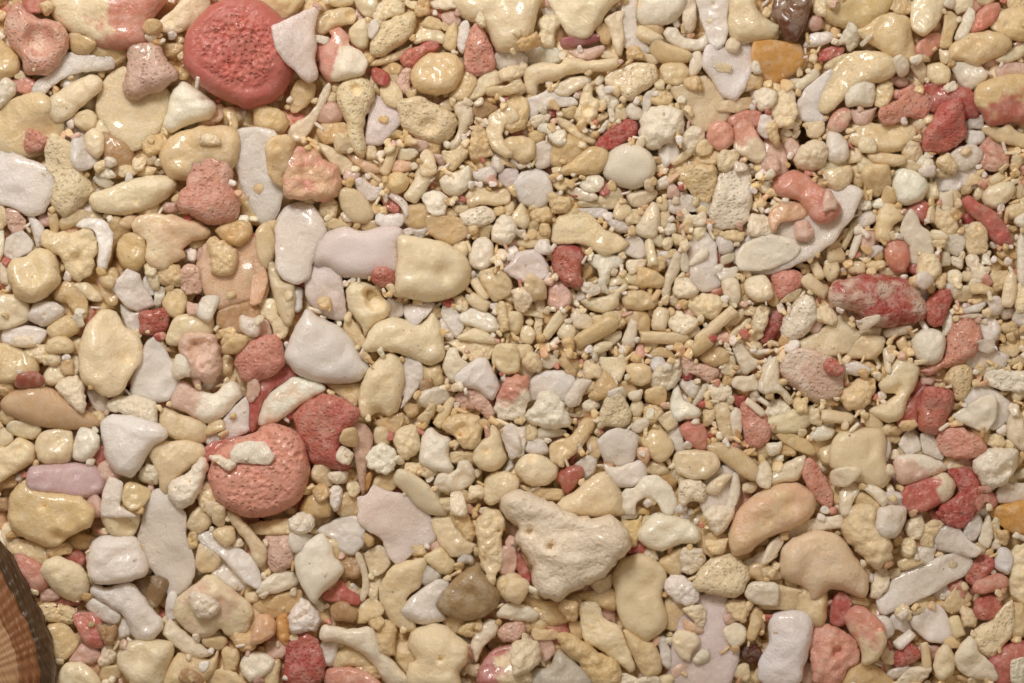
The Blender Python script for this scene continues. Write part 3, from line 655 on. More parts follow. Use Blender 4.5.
e C:s2 320,115 74 84 0; w:s1 580,85 74 64 0; C:s3 573,215 98 74 0; W:s4 495,212 56 52 0; C:s3 500,270 56 72 0; W:s4 315,255 66 50 0; W:s3 265,290 84 18 0; c:s1 560,290 84 74 0; w:s3 652,380 112 64 -65; W:s3 935,165 104 76 10; W:s3 970,215 42 52 0; w:s1 710,180 84 64 -30; W:k3 830,200 94 62 -10; C:s3 785,300 50 76 0; C:s1 580,505 84 62 0; C:s1 655,530 50 60 0; C:s2 1000,440 52 64 0; W:s2 20,390 64 154 0; C:s1 70,360 64 104 0; w:s1 100,420 104 64 0; C:s0 30,80 124 164 0; C:s2 80,80 74 84 0; W:s2 145,75 84 64 0; c:s1 230,90 80 60 0; c:s1 600,50 110 40 0; R:s1 695,125 50 60 0; R:s1 905,230 60 50 0; c:s1 870,160 60 60 0; c:s0 460,190 80 90 0; C:s1 690,560 50 50 0; c:s0 60,540 80 60 0; c:s1 300,180 60 60 0; C:s1 830,440 40 40 0; C:s2 950,580 60 50 0; W:s2 870,230 40 40 0; C:s1 740,440 60 50 0; C:s1 560,560 90 40 0; C:s1 290,30 90 40 10; C:s2 355,25 100 40 20; c:s1 230,130 50 50 0; c:s0 330,420 70 90 0; C:s1 430,520 40 60 0; C:s1 950,480 50 50 0; W:s2 620,100 40 40 0; w:s1 420,210 80 60 0; r W:r4 935,230 1010,292 30; C:r4 722,45 790,-15 60
T 768 342 4
C:s3 310,60 370,-20 460,-20 460,30 420,68 350,65 @ 385,30,30,.4 # glassy cream piece with a wet hollow
qW:p3 45,100 80,40 150,20 240,60 300,100 300,200 250,235 180,240 110,190 60,150 # dusty pink and white mottled slab
r:p4 220,90 250,60 305,100 290,135 240,130
W:s4 -20,130 20,60 45,70 50,160 105,230 85,250 40,205 -20,205
C:s1 0,310 100,270 180,260 170,320 110,360 20,355
C:k4 285,220 310,170 380,135 430,150 425,210 390,260 330,275 295,250
C:s4 440,170 470,120 500,75 550,62 605,100 600,150 560,230 540,300 480,325 400,280 440,250 510,210 460,200 @ 520,185,22,.4 # twisted cream shell with a curled top
W:s2 170,370 210,330 265,350 250,385 190,395
c:s3 30,370 100,365 170,400 190,440 170,455 90,420
C:F3 250,420 290,360 350,345 450,350 475,400 470,470 490,540 450,585 390,575 330,550 250,500 # large translucent cream block
W:s4 250,520 290,500 360,500 365,530 320,575 260,575; 285,610 310,565 350,552 370,590 340,640 325,690 290,690; 385,590 405,568 460,590 480,630 460,660 420,620
p:p4 135,520 160,460 200,490 240,560 265,620 250,683 200,640 150,570 # long pink shard beside the peach loaf
W:s2 -20,560 30,510 80,480 140,455 145,490 120,550 60,560 0,580
r:p4 595,340 600,260 625,185 680,175 740,200 742,260 710,330 680,370 620,360 # upright rose-red pitted knob
R:s1 520,300 570,230 620,170 640,190 600,280 590,330 530,330
C:p4 700,150 740,90 790,85 820,120 810,190 780,240 740,230 735,190 # speckled cream oval below the white egg
W:p4 865,130 900,105 1000,115 1060,110 1060,190 980,200 880,175 # speckled chalky bar above the shark-fin chip
W:c5 738,295 780,265 850,220 905,208 915,260 910,310 870,362 820,345 760,320 # bluish-white shark-fin chip
w:c2 780,230 830,170 920,200 980,260 960,310 900,350
p:p4 672,390 700,350 780,345 850,380 875,430 830,465 740,465 690,445 # pink rough lemon-shaped pebble
w:c3 520,410 560,352 600,380 610,430 560,455
w:c2 610,370 660,370 700,440 690,470 620,440
qW>70:s4 500,480 530,450 620,448 700,480 720,510 650,540 560,570 510,550 # white-topped pink snail-like grain
rW>15:s4 528,610 560,570 640,540 710,522 750,560 745,610 690,650 620,683 550,670 # red grain with a white half
R:p2 720,520 800,510 840,560 850,640 800,690 700,690 690,650 760,600
p:s4 820,640 850,605 900,600 925,640 900,665 870,640 840,680
W:k4 815,490 870,430 930,420 1000,440 990,500 960,560 900,590 850,570 @ 940,510,24,.4 # folded white shell beside the lemon pebble
w:c1 915,600 950,565 1040,570 1050,640 930,640; 770,70 830,20 950,50 930,110 820,110
w:c3 830,0 900,-20 910,30 880,48 840,30
y:c2 930,10 1000,-20 1010,30 980,60 930,40
e W:k4 40,265 104 62 -5; C:k3 130,250 64 74 0; C:s3 545,160 74 54 10; W:s3 25,420 64 54 0; c:k1 395,650 114 94 0; W:s4 985,270 42 58 0; C:s3 905,390 88 56 0; W:s2 1000,350 94 154 0; w:s1 500,640 124 104 0; C:s1 960,545 64 54 0; q:s2 640,155 66 38 0; c:s1 1000,80 84 44 0; C:s1 240,300 60 60 0; C:s1 420,320 60 90 40; c:s1 70,430 80 60 0; c:s1 250,450 90 80 0; q:s0 780,480 80 50 0; C:s1 480,350 60 50 0; c:s1 360,100 120 70 -10; w:s1 460,440 60 100 0; c:s0 500,380 60 60 0; C:s1 190,300 50 80 0; c:s1 830,400 60 60 0; C:s1 990,470 50 50 0; C:s1 1000,190 60 80 0; w:s1 340,110 120 60 0; C:s1 960,440 60 60 0; c:s1 560,330 80 40 0; q:s0 240,130 60 60 0; C:s1 290,590 50 40 0; C:s1 900,120 60 60 0; c:s1 850,110 40 60 0; r C:r4 212,290 345,310 50; W:r4 470,20 482,130 28
T 0 512 4
p:s2 45,200 80,165 130,185 180,230 195,290 150,320 100,310 60,250 # pink smooth lump beside the brown shell
c:s1 5,130 80,110 190,140 200,180 160,210 60,170
C:s3 165,230 190,190 250,180 330,225 355,280 340,340 290,360 220,320 180,270 # waxy cream pebble near the brown shell
C:p4 135,380 190,352 270,370 315,405 290,450 220,440 155,430 # dull cream lens by the brown shell
C:s3 175,490 200,450 260,445 310,500 310,540 260,590 210,585
R:s0 255,180 310,150 345,190 320,220
r:s1 300,420 370,410 430,490 410,540 340,520
q:s0 280,590 330,530 400,560 380,600 320,610
C:s1 410,10 430,-60 530,-60 550,30 520,95 460,90 425,60
w:s4 345,230 350,150 390,100 450,90 540,100 590,200 580,255 480,285 400,290 360,265 # glossy pearl-white bulge
w:c4 570,0 575,-65 640,-100 690,-60 750,10 745,100 785,190 780,260 740,320 680,348 650,300 600,230 535,190 545,100 # tall wavy milky-white plate
w:s4 360,330 375,290 440,300 500,275 550,300 600,370 655,430 640,480 600,520 530,500 490,410 420,370 # bent milky-white arm below the wavy plate
w:s2 345,380 370,345 440,380 480,410 460,445 400,430
C:s2 470,600 500,530 560,510 640,510 690,530 670,620 640,700 540,700 490,640
W:s4 650,470 680,425 720,460 780,510 845,560 830,580 770,585 700,540 655,495 # white pointed wedge with a shiny tip
Cq:s3 700,400 720,340 790,280 830,250 880,270 950,330 1000,370 1005,430 970,490 910,495 880,460 830,500 770,490 720,440 @ 810,410,60,.4 # pale pink rolled shell holding a white crumb
W:k5 755,350 770,318 830,325 880,370 860,415 800,430 765,395
w:s2 790,100 850,80 900,110 960,150 1020,200 1040,300 980,280 930,230 880,180 810,130
C:s2 750,60 770,0 810,-20 845,40 800,85; 850,90 880,60 930,60 940,110 900,135; 855,-20 900,-20 890,60 850,40
C:s1 785,200 800,130 850,150 880,190 850,235 800,235
C:s2 235,650 270,605 330,605 390,650 400,720 240,720
c:s0 660,690 720,570 830,590 860,560 850,640 780,690
W:s4 955,620 980,570 1040,555 1100,590 1080,640 1000,680
c:s2 830,690 870,630 940,640 980,690
e c:s2 235,150 94 62 0; r:s0 240,335 164 64 -10; b2:s0 610,310 130 130 0; w:s0 930,250 154 114 -40; W:k2 425,570 104 60 65; t:k2 430,480 74 74 0; w:s2 500,465 54 84 0; c:s1 920,590 74 114 0; c:k1 990,500 134 84 0; w:s1 690,380 60 110 0; c:s0 440,640 80 80 0; C:s1 770,110 50 70 0; c:s0 860,520 90 60 0; t:s0 760,660 90 60 0; c:s0 330,120 120 60 0; c:s0 60,330 80 60 0; C:s1 1010,340 60 60 0; q:s0 200,330 100 50 0; c:s0 100,80 120 60 0
T 256 512 4
W:k3 130,30 180,0 225,15 230,60 190,88 140,75
c:s1 -20,50 130,30 140,80 60,90 -20,85
q:p1 40,100 100,85 160,100 150,200 80,235 45,180
W:F4 150,205 165,140 210,110 265,84 300,130 315,180 355,225 330,270 270,320 235,368 200,330 170,270 # white flat diamond-shaped stone
W:s4 0,320 20,280 80,240 140,232 170,265 160,295 90,325 30,328 # shiny white lens
w:c2 240,80 300,40 380,15 430,40 435,110 390,168 330,150 310,110
l:c4 405,-60 440,-70 470,-110 530,-85 640,-60 690,0 725,110 640,160 570,218 530,180 500,110 440,70 410,30 # wide lavender-white triangular plate
W:s4 395,170 420,165 450,250 450,320 425,360 415,340 425,270
C:c4 430,165 490,130 525,150 540,205 510,245 465,260 440,210
C:c2 405,440 420,370 470,340 510,390 490,420 430,445
r:s1 270,340 330,270 370,310 412,345 400,370 330,360
C:s3 495,350 500,290 540,220 600,200 680,190 660,290 600,350 640,460 600,475 540,440 510,390 # cream shell piece with a sharp lit edge
w:s4 580,380 640,320 720,270 770,270 770,320 730,370 760,430 680,455 620,440 585,410 # grey-white wedge against the olive pebble
C:s4 668,185 700,155 740,140 770,170 800,210 780,245 740,248
w:s2 640,260 650,200 720,230 740,260 680,292
k:s4 722,370 750,310 800,260 850,225 890,200 905,240 950,280 980,340 950,400 880,432 800,430 740,400 # wet olive-brown pebble
C:c3 697,40 730,15 790,30 830,100 880,130 850,170 780,178 730,120
C:k4 775,0 830,-20 870,60 880,100 850,125 820,90 790,50
C:k4 875,60 900,0 960,-10 1000,40 980,100 985,200 950,288 920,270 900,190 # tall cream ragged bar beside the chalky rock
C:s2 955,290 1000,240 1060,260 1060,340 1000,355
W:s4 958,410 1000,365 1080,370 1135,410 1100,440 1000,430 # white lens-shaped sliver at the bottom middle
q:p4 965,480 1000,440 1060,430 1085,470 1040,520 980,515
W:s4 855,530 880,470 930,425 970,440 960,490 910,540 880,600 865,560 # small white wand-shaped grain
Cm>150:s4 885,690 910,590 950,545 1020,530 1040,560 1080,600 1100,690 # pale block with a purple stain at the bottom edge
C:s4 605,530 620,480 690,445 750,450 800,490 850,530 850,590 810,640 810,700 620,700 605,610 640,590 610,550 # cream lobed piece at the bottom edge
W:s5 252,490 270,445 330,455 400,465 450,452 480,480 520,560 600,650 640,700 530,700 460,600 400,550 330,520 265,515 # long cream-white wishbone arm
R:p4 110,600 130,530 180,482 220,485 260,540 280,610 250,690 120,700 # dark-red spindle at the bottom edge
p:s4 275,640 310,620 380,618 450,640 500,680 500,700 290,700 # red lens cut by the bottom edge
w:k4 130,420 160,360 190,345 240,385 260,420 250,470 210,480 160,490 135,470
o:s1 80,470 90,420 125,415 135,500 120,535 90,510
s:s2 0,420 50,415 75,440 70,490 20,520 -20,520
c:s0 0,360 80,330 170,320 160,380 80,420 10,400
e w:s1 180,120 94 94 0; t:s1 350,400 104 84 0; w:s2 835,190 64 62 0; q:s2 1000,190 84 114 0; w:s1 290,560 74 114 0; c:s0 400,580 164 124 0; c:s1 510,510 114 134 0; c:s0 600,560 104 134 0; C:k2 870,630 64 64 0; C:s2 60,640 84 104 0; c:s1 810,450 124 74 0; t:s0 380,210 104 134 0; C:s1 470,300 60 80 0; c:s1 730,480 90 60 0; c:s0 280,270 90 90 0; c:s1 480,440 70 60 0; C:s1 850,470 70 60 0; r:s0 270,640 60 60 0; c:s0 470,640 90 60 0; C:s1 570,160 60 90 0; c:s1 640,150 80 60 0; c:s0 30,180 60 90 0
T 512 512 4
r:s1 0,150 40,180 75,260 60,290 20,230
W:s4 495,95 530,40 580,0 650,15 730,45 755,95 740,125 680,130 600,155 540,140 # smooth white loaf-shaped pebble
C:F4 400,250 430,195 500,162 550,175 610,220 620,260 600,330 625,420 610,470 540,520 480,490 440,460 420,400 405,320 @ 520,270,70,.12 # tall smooth cream slab below the white loaf
C:s2 450,475 540,520 570,530 600,600 590,640 540,660 500,610
W:k4 668,170 690,140 760,148 772,190 750,230 710,250 670,235 # rough white little cube
w:k4 605,290 640,250 690,255 750,320 730,365 670,370 620,330
C:p4 718,280 760,210 820,165 880,165 930,200 955,250 930,310 890,345 800,330 740,315 # glistening cream fan-shaped stone
W:k4 680,390 720,370 770,375 775,440 750,468 720,430
W:s4 638,500 670,470 730,480 755,520 720,560 710,595 670,580 645,540 @ 660,510,9,.7 # white bead-like tooth with a pinhole
W:s4 720,590 760,545 795,565 780,600 740,610
l:c1 640,690 650,560 700,370 850,340 860,450 900,550 880,640 850,690 # broad translucent pinkish plate at the bottom
C:k4 850,370 880,345 940,355 950,400 930,440 890,430 860,400
W:s4 840,470 900,440 940,470 930,520 880,540
y:s2 940,500 960,410 995,440 970,510
b:p4 915,560 940,525 990,540 1000,580 960,605 925,590 # tiny near-black garnet-like grain
C:s4 265,370 290,352 340,360 370,420 430,460 470,550 495,620 470,640 420,600 350,550 290,520 275,440 # cream knuckle-ended bone-like piece
y:k2 178,500 200,483 270,500 340,560 400,580 440,640 410,690 330,690 270,610 200,540 # long tan weathered spine at the bottom edge
g:s2 60,650 100,625 150,620 180,560 240,590 320,690 60,700 # grey glassy wet piece at the bottom edge
W:k4 0,530 60,505 110,530 115,590 70,640 0,640
c:s0 60,340 150,360 270,330 260,410 160,450 80,420
c:s1 270,330 400,310 410,390 330,370; 590,200 640,160 680,150 670,250 620,240
q:c0 80,470 150,500 170,560 110,600
W:s4 930,320 960,280 1060,285 1060,370 980,370 940,350; 925,200 960,180 1010,150 1050,130 1060,180 990,210 950,230
C:c1 740,130 780,80 860,90 860,160 800,180
W:k3 760,20 790,-20 890,-20 870,50 820,95 790,60
W:k4 390,690 440,640 500,660 570,650 590,690
e C:s2 20,310 94 104 0; W:s3 555,170 54 54 0; C:k3 30,670 94 64 0; C:s1 360,280 94 74 0; c:s1 990,240 84 94 0; C:s2 480,60 84 94 0; W:s2 470,10 64 44 0; r:s0 495,140 84 64 0; w:s3 610,555 130 56 -70; c:c0 660,400 124 154 0; C:s2 920,640 74 64 0; C:s2 990,655 64 54 0; C:s1 820,130 90 60 0; q:s0 380,410 70 90 0; C:s1 260,470 60 70 0; q:s1 870,430 50 60 0; c:s1 230,390 70 90 0; s:s1 720,460 90 44 -20; c:s1 980,430 60 100 0; C:s1 600,680 90 60 0; C:s1 1000,100 60 70 0; c:s0 130,490 100 60 0
T 768 512 4
W:s2 65,80 120,40 200,25 290,15 290,60 200,75 100,105
T4:s4 45,190 60,130 110,100 180,75 250,75 300,110 350,180 400,250 400,310 380,345 300,320 250,310 200,350 165,350 150,310 60,270 # large waxy cream cap with two bright highlights
C:s2 60,250 100,250 110,290 80,300
W:s4 0,130 50,95 65,120 20,190 -30,210
C:s2 -30,290 60,295 140,315 155,350 130,390 40,390 -30,380
L:s4 0,430 50,395 140,390 185,420 180,490 150,600 120,690 -20,690 -40,610 0,520 # lavender-white hourglass-shaped chunk at the bottom edge
p:k4 160,520 190,460 240,450 310,470 360,520 365,580 320,640 270,690 190,690 165,620 @ 275,555,28,.8 # pink flower-like lump with a central pit
r:s3 250,440 255,360 285,320 325,340 330,390 300,450 270,455
Cp>80:s3 300,420 340,380 380,377 420,410 460,450 470,520 440,580 380,610 370,540 330,480 # cream curl with a pink top
C:k2 300,90 320,-10 420,-20 440,60 480,100 490,170 440,222 390,200 350,140 # large crumbly cream lump above the long blade
w:s3 430,30 450,-20 550,-20 550,40 510,100 460,105 430,70
W:k4 405,320 420,250 460,220 490,250 480,300 440,345 410,345
w:c5 430,350 470,320 500,260 600,210 700,170 790,163 822,200 790,250 720,290 650,330 590,360 540,390 470,412 440,400 # long translucent white blade
C:s2 520,200 570,180 620,200 540,235
w:c4 560,430 600,395 680,365 720,420 745,490 700,525 640,520 580,470 # frosted four-sided chip below the long blade
C:k2 610,80 650,35 700,50 660,110 660,140 615,130
w:c3 660,110 690,60 750,50 800,110 850,150 820,180 740,165 680,150
w:s3 780,80 800,30 840,10 860,50 830,110 790,115
W:s4 840,120 870,20 890,10 900,90 880,145
L:s4 900,210 920,145 960,145 985,190 960,250 920,235
C:k4 960,280 980,150 1000,130 1060,140 1060,370 980,340 # knobbly cream column beside the red grains
r:p2 790,260 830,190 870,165 905,200 890,240 830,290
p:s4 815,300 840,270 920,245 960,265 955,300 880,325 830,325 # smooth pink pillow between two red grains
r:p4 820,390 835,345 890,330 935,350 930,410 880,432 835,425 # glistening red cube under the pink pillow
C:p2 830,470 900,420 970,360 975,470 940,530 890,580 830,540
W:s4 742,590 760,540 800,497 830,510 850,560 900,610 930,650 910,678 830,665 770,640 # white kidney-shaped pebble at the bottom edge
r:s1 880,600 960,530 1040,530 1040,620 960,690 920,690 900,640
R:p1 680,0 800,-10 830,0 780,60 720,50
c:c2 700,370 760,290 815,340 780,390 720,400
C:s2 660,620 680,550 720,530 745,590 740,640 690,670
r:p2 505,570 550,515 590,540 605,580 560,610 510,620
C:s3 450,560 480,530 510,570 500,610 460,600 @ 465,575,14,.5
W:k4 520,670 570,620 640,615 650,640 600,690 530,690
c:s1 330,620 400,600 480,660 500,700 300,700
e W:p4 1000,640 74 114 0; C:s2 800,420 64 94 0; C:s2 740,520 64 54 0; w:s2 520,640 104 40 20; W:k2 590,60 84 94 0; C:s2 560,140 64 84 0; w:s1 620,160 124 74 0; c:s0 170,370 144 154 0; w:s1 460,460 84 104 0; c:s0 990,430 104 134 0; C:s3 940,100 54 74 0; C:s2 910,70 34 104 0; C:s2 505,245 54 44 0; c:s1 420,540 70 90 0; w:s0 530,440 90 90 0; q:s0 640,560 90 70 0; C:s1 620,400 90 40 0; c:s1 360,350 80 60 0; C:s1 540,400 70 60 0; c:s1 770,590 60 70 0; q:s0 150,640 60 90 0; r:s0 870,290 90 60 0; c:s1 700,640 60 80 0; C:s1 20,240 90 60 0; C:s1 750,200 70 50 0; C:s1 600,620 60 60 0; r:s0 720,30 160 80 0; c:s1 840,150 60 50 0; r C:r4 740,415 768,500 54; w:r3 510,540 580,480 44; C:r3 625,520 637,640 40
"""

# ---------------------------------------------------------------- reading the layout
def parse(text):
    grains = []
    ox = oy = 0.0
    s = 1.0

    def spec(tok):
        left, right = tok.split(':')
        way = None
        if '>' in left:
            left, w = left.split('>')
            way = float(w)
        cs = re.findall(r'[A-Za-z]\d?', left)
        return dict(col=cs[0], tint=cs[1] if len(cs) > 1 else None, way=way, style=right[0], layer=int(right[1]))

    def px(x, y):
        return (ox + x / s, oy + y / s)

    for line in text.strip().splitlines():
        line = line.strip()
        if not line:
            continue
        if line.startswith('T ') and ':' not in line:
            ox, oy, s = (float(v) for v in line.split()[1:])
            s = 3.996 if s == 4 else s
            continue
        phrase = None
        if '#' in line:
            line, phrase = (v.strip() for v in line.split('#'))
        dents = []
        if '@' in line:
            line, d = (v.strip() for v in line.split('@'))
            for q in d.split():
                x, y, r, k = (float(v) for v in q.split(','))
                dents.append(px(x, y) + (r / s, k))
        if line.startswith('e '):
            mode = 'e'
            for item in line[2:].split(';'):
                item = item.strip()
                if item.startswith('r '):
                    mode, item = 'r', item[2:]
                t = item.split()
                g = spec(t[0])
                if mode == 'e':
                    x, y = (float(v) for v in t[1].split(','))
                    a, b, ang = (float(v) for v in t[2:5])
                    g['poly'] = blob(px(x, y), a / 2 / s, b / 2 / s, math.radians(ang), g['style'] == 'r')
                    g['soft'] = True
                else:
                    x1, y1 = (float(v) for v in t[1].split(','))
                    x2, y2 = (float(v) for v in t[2].split(','))
                    w = float(t[3])
                    p1, p2 = px(x1, y1), px(x2, y2)
                    ln = math.hypot(p2[0] - p1[0], p2[1] - p1[1])
                    g['style'] = 'r'
                    g['poly'] = blob(((p1[0] + p2[0]) / 2, (p1[1] + p2[1]) / 2), ln / 2, w / 2 / s, math.atan2(-(p2[1] - p1[1]), p2[0] - p1[0]), True)
                g.update(dents=[], phrase=None)
                grains.append(g)
            continue
        head, rest = line.split(None, 1)
        for part in rest.split(';'):
            g = spec(head)
            g['poly'] = np.array([px(*(float(v) for v in q.split(','))) for q in part.split()])
            g.update(dents=dents, phrase=phrase)
            grains.append(g)
    return grains


def blob(c, a, b, ang, rod):
    """An uneven oval, a broken angular bit, a bent bean or the outline of a broken rod, as a polygon in picture pixels."""
    ph = rng.uniform(0, 6.28, 4)
    kind = 'rod' if rod else rng.choice(['oval', 'oval', 'angular', 'angular', 'bean', 'waisted'])
    n = {'angular': int(rng.integers(5, 8))}.get(kind, 14)
    bend = rng.choice((-1, 1)) * rng.uniform(0.25, 0.5)
    pts = []
    for i in range(n):
        t = 2 * math.pi * (i + (rng.uniform(-0.25, 0.25) if kind == 'angular' else 0)) / n
        e = 0.42 if rod else rng.uniform(0.75, 0.95)
        ct, st = math.cos(t), math.sin(t)
        x = a * math.copysign(abs(ct) ** e, ct)
        y = b * math.copysign(abs(st) ** e, st)
        k = 1 + (0.02 if rod else 0.11) * math.sin(2 * t + ph[0]) + (0.03 if rod else 0.10) * math.sin(3 * t + ph[1]) + 0.05 * math.sin(5 * t + ph[2])
        if kind == 'rod':
            y *= 1 + 0.10 * math.sin(ph[3] + x / max(a, 1) * 1.5)
            k = k + 0.02 * math.sin(7 * t)
        elif kind == 'angular':
            k = rng.uniform(0.86, 1.2)
        elif kind == 'bean':
            y += bend * b * (1 - 2 * (x / a) ** 2)
        elif kind == 'waisted':
            y *= 1 - 0.35 * math.exp(-((x / a - 0.2 * bend) / 0.35) ** 2)
        pts.append((c[0] + k * (x * math.cos(ang) - y * math.sin(ang)), c[1] - k * (x * math.sin(ang) + y * math.cos(ang))))
    return np.array(pts)


# ---------------------------------------------------------------- noise on arrays of points
def _hash(i, seed):
    h = (i[..., 0] * 374761393 + i[..., 1] * 668265263 + i[..., 2] * 2147483647 + seed * 974711) & 0xffffffff
    h = ((h ^ (h >> 13)) * 1274126177) & 0xffffffff
    return ((h ^ (h >> 16)) & 0xffff) / 65535.0


def vnoise(P, seed):
    i = np.floor(P).astype(np.int64)
    f = P - i
    f = f * f * (3 - 2 * f)
    r = np.zeros(len(P))
    for dx in (0, 1):
        for dy in (0, 1):
            for dz in (0, 1):
                w = (f[:, 0] if dx else 1 - f[:, 0]) * (f[:, 1] if dy else 1 - f[:, 1]) * (f[:, 2] if dz else 1 - f[:, 2])
                r += w * _hash(i + np.array((dx, dy, dz)), seed)
    return r * 2 - 1


def worley(P, seed):
    i = np.floor(P).astype(np.int64)
    best = np.full(len(P), 9.0)
    for dx in (-1, 0, 1):
        for dy in (-1, 0, 1):
            for dz in (-1, 0, 1):
                c = i + np.array((dx, dy, dz))
                q = c + np.stack([_hash(c, seed), _hash(c, seed + 11), _hash(c, seed + 23)], 1)
                best = np.minimum(best, ((q - P) ** 2).sum(1))
    return np.sqrt(best)


# ---------------------------------------------------------------- one grain from its outline
def smooth_outline(poly, ds, corner):
    """Closed Catmull-Rom through the traced points, evenly resampled; CORNER pulls it back to the straight edges of a broken chip."""
    n = len(poly)
    out = []
    for i in range(n):
        p0, p1, p2, p3 = (poly[(i + k - 1) % n] for k in range(4))
        for t in np.linspace(0, 1, 8, endpoint=False):
            cr = 0.5 * (2 * p1 + (p2 - p0) * t + (2 * p0 - 5 * p1 + 4 * p2 - p3) * t * t + (3 * p1 - p0 - 3 * p2 + p3) * t ** 3)
            out.append(cr * (1 - corner) + (p1 + (p2 - p1) * t) * corner)
    out = np.array(out)
    seg = np.linalg.norm(np.roll(out, -1, 0) - out, axis=1)
    cum = np.concatenate([[0], np.cumsum(seg)])
    m = max(18, int(cum[-1] / ds))
    at = np.linspace(0, cum[-1], m, endpoint=False)
    ring = np.vstack([out, out[:1]])
    return np.stack([np.interp(at, cum, ring[:, k]) for k in (0, 1)], 1)


def inside(pts, ring):
    x, y = pts[:, :1], pts[:, 1:2]
    x1, y1 = ring[:, 0], ring[:, 1]
    x2, y2 = np.roll(x1, -1), np.roll(y1, -1)
    c = ((y1 > y) != (y2 > y)) & (x < (x2 - x1) * (y - y1) / (y2 - y1 + 1e-12) + x1)
    return (c.sum(1) % 2) == 1


ROUNDED = re.compile('smooth|glossy|bean|round|waxy|egg|ball|bulb|pearl|bulge|lens|drop|cap')
HEIGHT = {'s': 0.76, 'c': 0.32, 'F': 0.52, 'k': 0.84, 'p': 0.72, 'P': 0.6, 'g': 0.62, 'r': 1.0, 'D': 0.55}


def grain_shape(g, seed):
    """Vertices (pixels, height in pixels) and triangles of a closed grain whose plan is the outline."""
    st = g['style']
    poly = g['poly']
    area = 0.5 * abs(np.dot(poly[:, 0], np.roll(poly[:, 1], -1)) - np.dot(poly[:, 1], np.roll(poly[:, 0], -1)))
    size = math.sqrt(area)
    fine = st in 'kpPD'
    gap = max(1.25, size / 22) if fine else max(1.5, size / 17)
    if st in 'D':
        gap = 1.3
    if g.get('bed'):
        gap = size / 6.5
    ring = smooth_outline(poly, gap, {'c': 0.55, 'F': 0.35, 'r': 0.3, 's': 0.1 if ROUNDED.search(g.get('phrase') or '') else 0.22}.get(st, 0.2))
    cen = ring.mean(0)
    if not g.get('bed'):
        amp = {'k': 0.045, 'p': 0.03, 'P': 0.035, 'c': 0.016, 's': 0.02}.get(st, 0.01) * size
        r3 = np.column_stack([ring, np.zeros(len(ring))])
        nrm = np.roll(ring, -1, 0) - np.roll(ring, 1, 0)
        nrm = np.stack([nrm[:, 1], -nrm[:, 0]], 1) / (np.linalg.norm(nrm, axis=1, keepdims=True) + 1e-9)
        ring = ring + nrm * (amp * vnoise(r3 / (0.16 * size), seed) + 0.5 * amp * vnoise(r3 / 3.2, seed + 3))[:, None]
    # orientation: counter-clockwise in (x, -y) is not needed, the inward side is found by testing
    nrm = np.roll(ring, -1, 0) - np.roll(ring, 1, 0)
    nrm = np.stack([-nrm[:, 1], nrm[:, 0]], 1) / (np.linalg.norm(nrm, axis=1, keepdims=True) + 1e-9)
    a2 = np.dot(ring[:, 0], np.roll(ring[:, 1], -1)) - np.dot(ring[:, 1], np.roll(ring[:, 0], -1))
    if a2 < 0:
        nrm = -nrm
    seg = np.linalg.norm(np.roll(ring, -1, 0) - ring, axis=1)

    def field(p):
        d2 = ((p[:, None, :] - ring[None]) ** 2).sum(2)
        return np.sqrt(2.0 / (seg[None] / np.maximum(d2, 1e-6) ** 1.5).sum(1)), np.sqrt(d2.min(1))

    lo, hi = ring.min(0), ring.max(0)
    xs = np.arange(lo[0], hi[0] + gap, gap)
    ys = np.arange(lo[1], hi[1] + gap, gap * 0.87)
    gx, gy = np.meshgrid(xs, ys)
    gx[1::2] += gap / 2
    grid = np.stack([gx.ravel(), gy.ravel()], 1) + rng.uniform(-0.12, 0.12, (gx.size, 2)) * gap
    grid = grid[inside(grid, ring)]
    if len(grid) == 0:
        grid = cen[None]
    phi, dist = field(grid)
    rin = dist.max()
    pmax = phi.max()
    keep = dist > 0.75 * gap
    pts = [ring]
    for k in (0.28,):
        q = ring + nrm * (k * gap)
        q = q[inside(q, ring)]
        pts.append(q)
    pts.append(grid[keep])
    allp = np.vstack(pts)
    n = len(ring)
    vs, _e, fs, ov, _oe, _of = geometry.delaunay_2d_cdt([Vector(p) for p in allp], [(i, (i + 1) % n) for i in range(n)], [], 1, 1e-4)
    v = np.array([tuple(p) for p in vs])
    rim = np.array([any(o < n for o in o_) if o_ else False for o_ in ov])
    phi, dist = field(v)
    s = np.clip(phi / pmax, 0, 1)
    s[rim] = 0
    H = HEIGHT[st] * rin
    if st == 'c':
        H = min(H, 5.0)
    if st in 'FDP':
        H = min(H, 24)
    elif st != 'c':
        H = 26 * math.tanh(H / 26)
    H = H * g.get('tall', 1.0) * (0.88 + 0.24 * rng.random())
    e = {'c': 0.24, 'F': 0.6, 'D': 0.42, 'P': 0.34}.get(st, 1.0)
    t = np.clip(s / e, 0, 1)
    prof = np.sqrt(np.clip(1 - (1 - t) ** 2, 0, 1))
    if e < 1:
        prof = prof * 0.8 + 0.2 * s
    top = H * prof
    bot = -0.6 * H * prof
    holes = list(g['dents'])
    if st in 'sk' and not g.get('bed') and size > 13 and rng.random() < (0.6 if st == 'k' else 0.14):
        for _ in range(rng.integers(1, 4 if st == 'k' else 2)):       # borings and hollows
            q = v[rng.integers(len(v))] * 0.75 + cen * 0.25
            holes.append((q[0], q[1], max(1.8, rin * rng.uniform(0.08, 0.22)), rng.uniform(0.2, 0.5)))
    for x, y, r, k in holes:
        q = np.sqrt(((v - (x, y)) ** 2).sum(1)) / r
        top = top - k * H * 1.25 * np.exp(-(q * 1.05) ** 4) + (0.12 * k * H * np.exp(-((q - 1.25) / 0.25) ** 2) * prof if (x, y, r, k) in g['dents'] else 0)
    top = np.maximum(top, bot + 0.15 * H * prof)
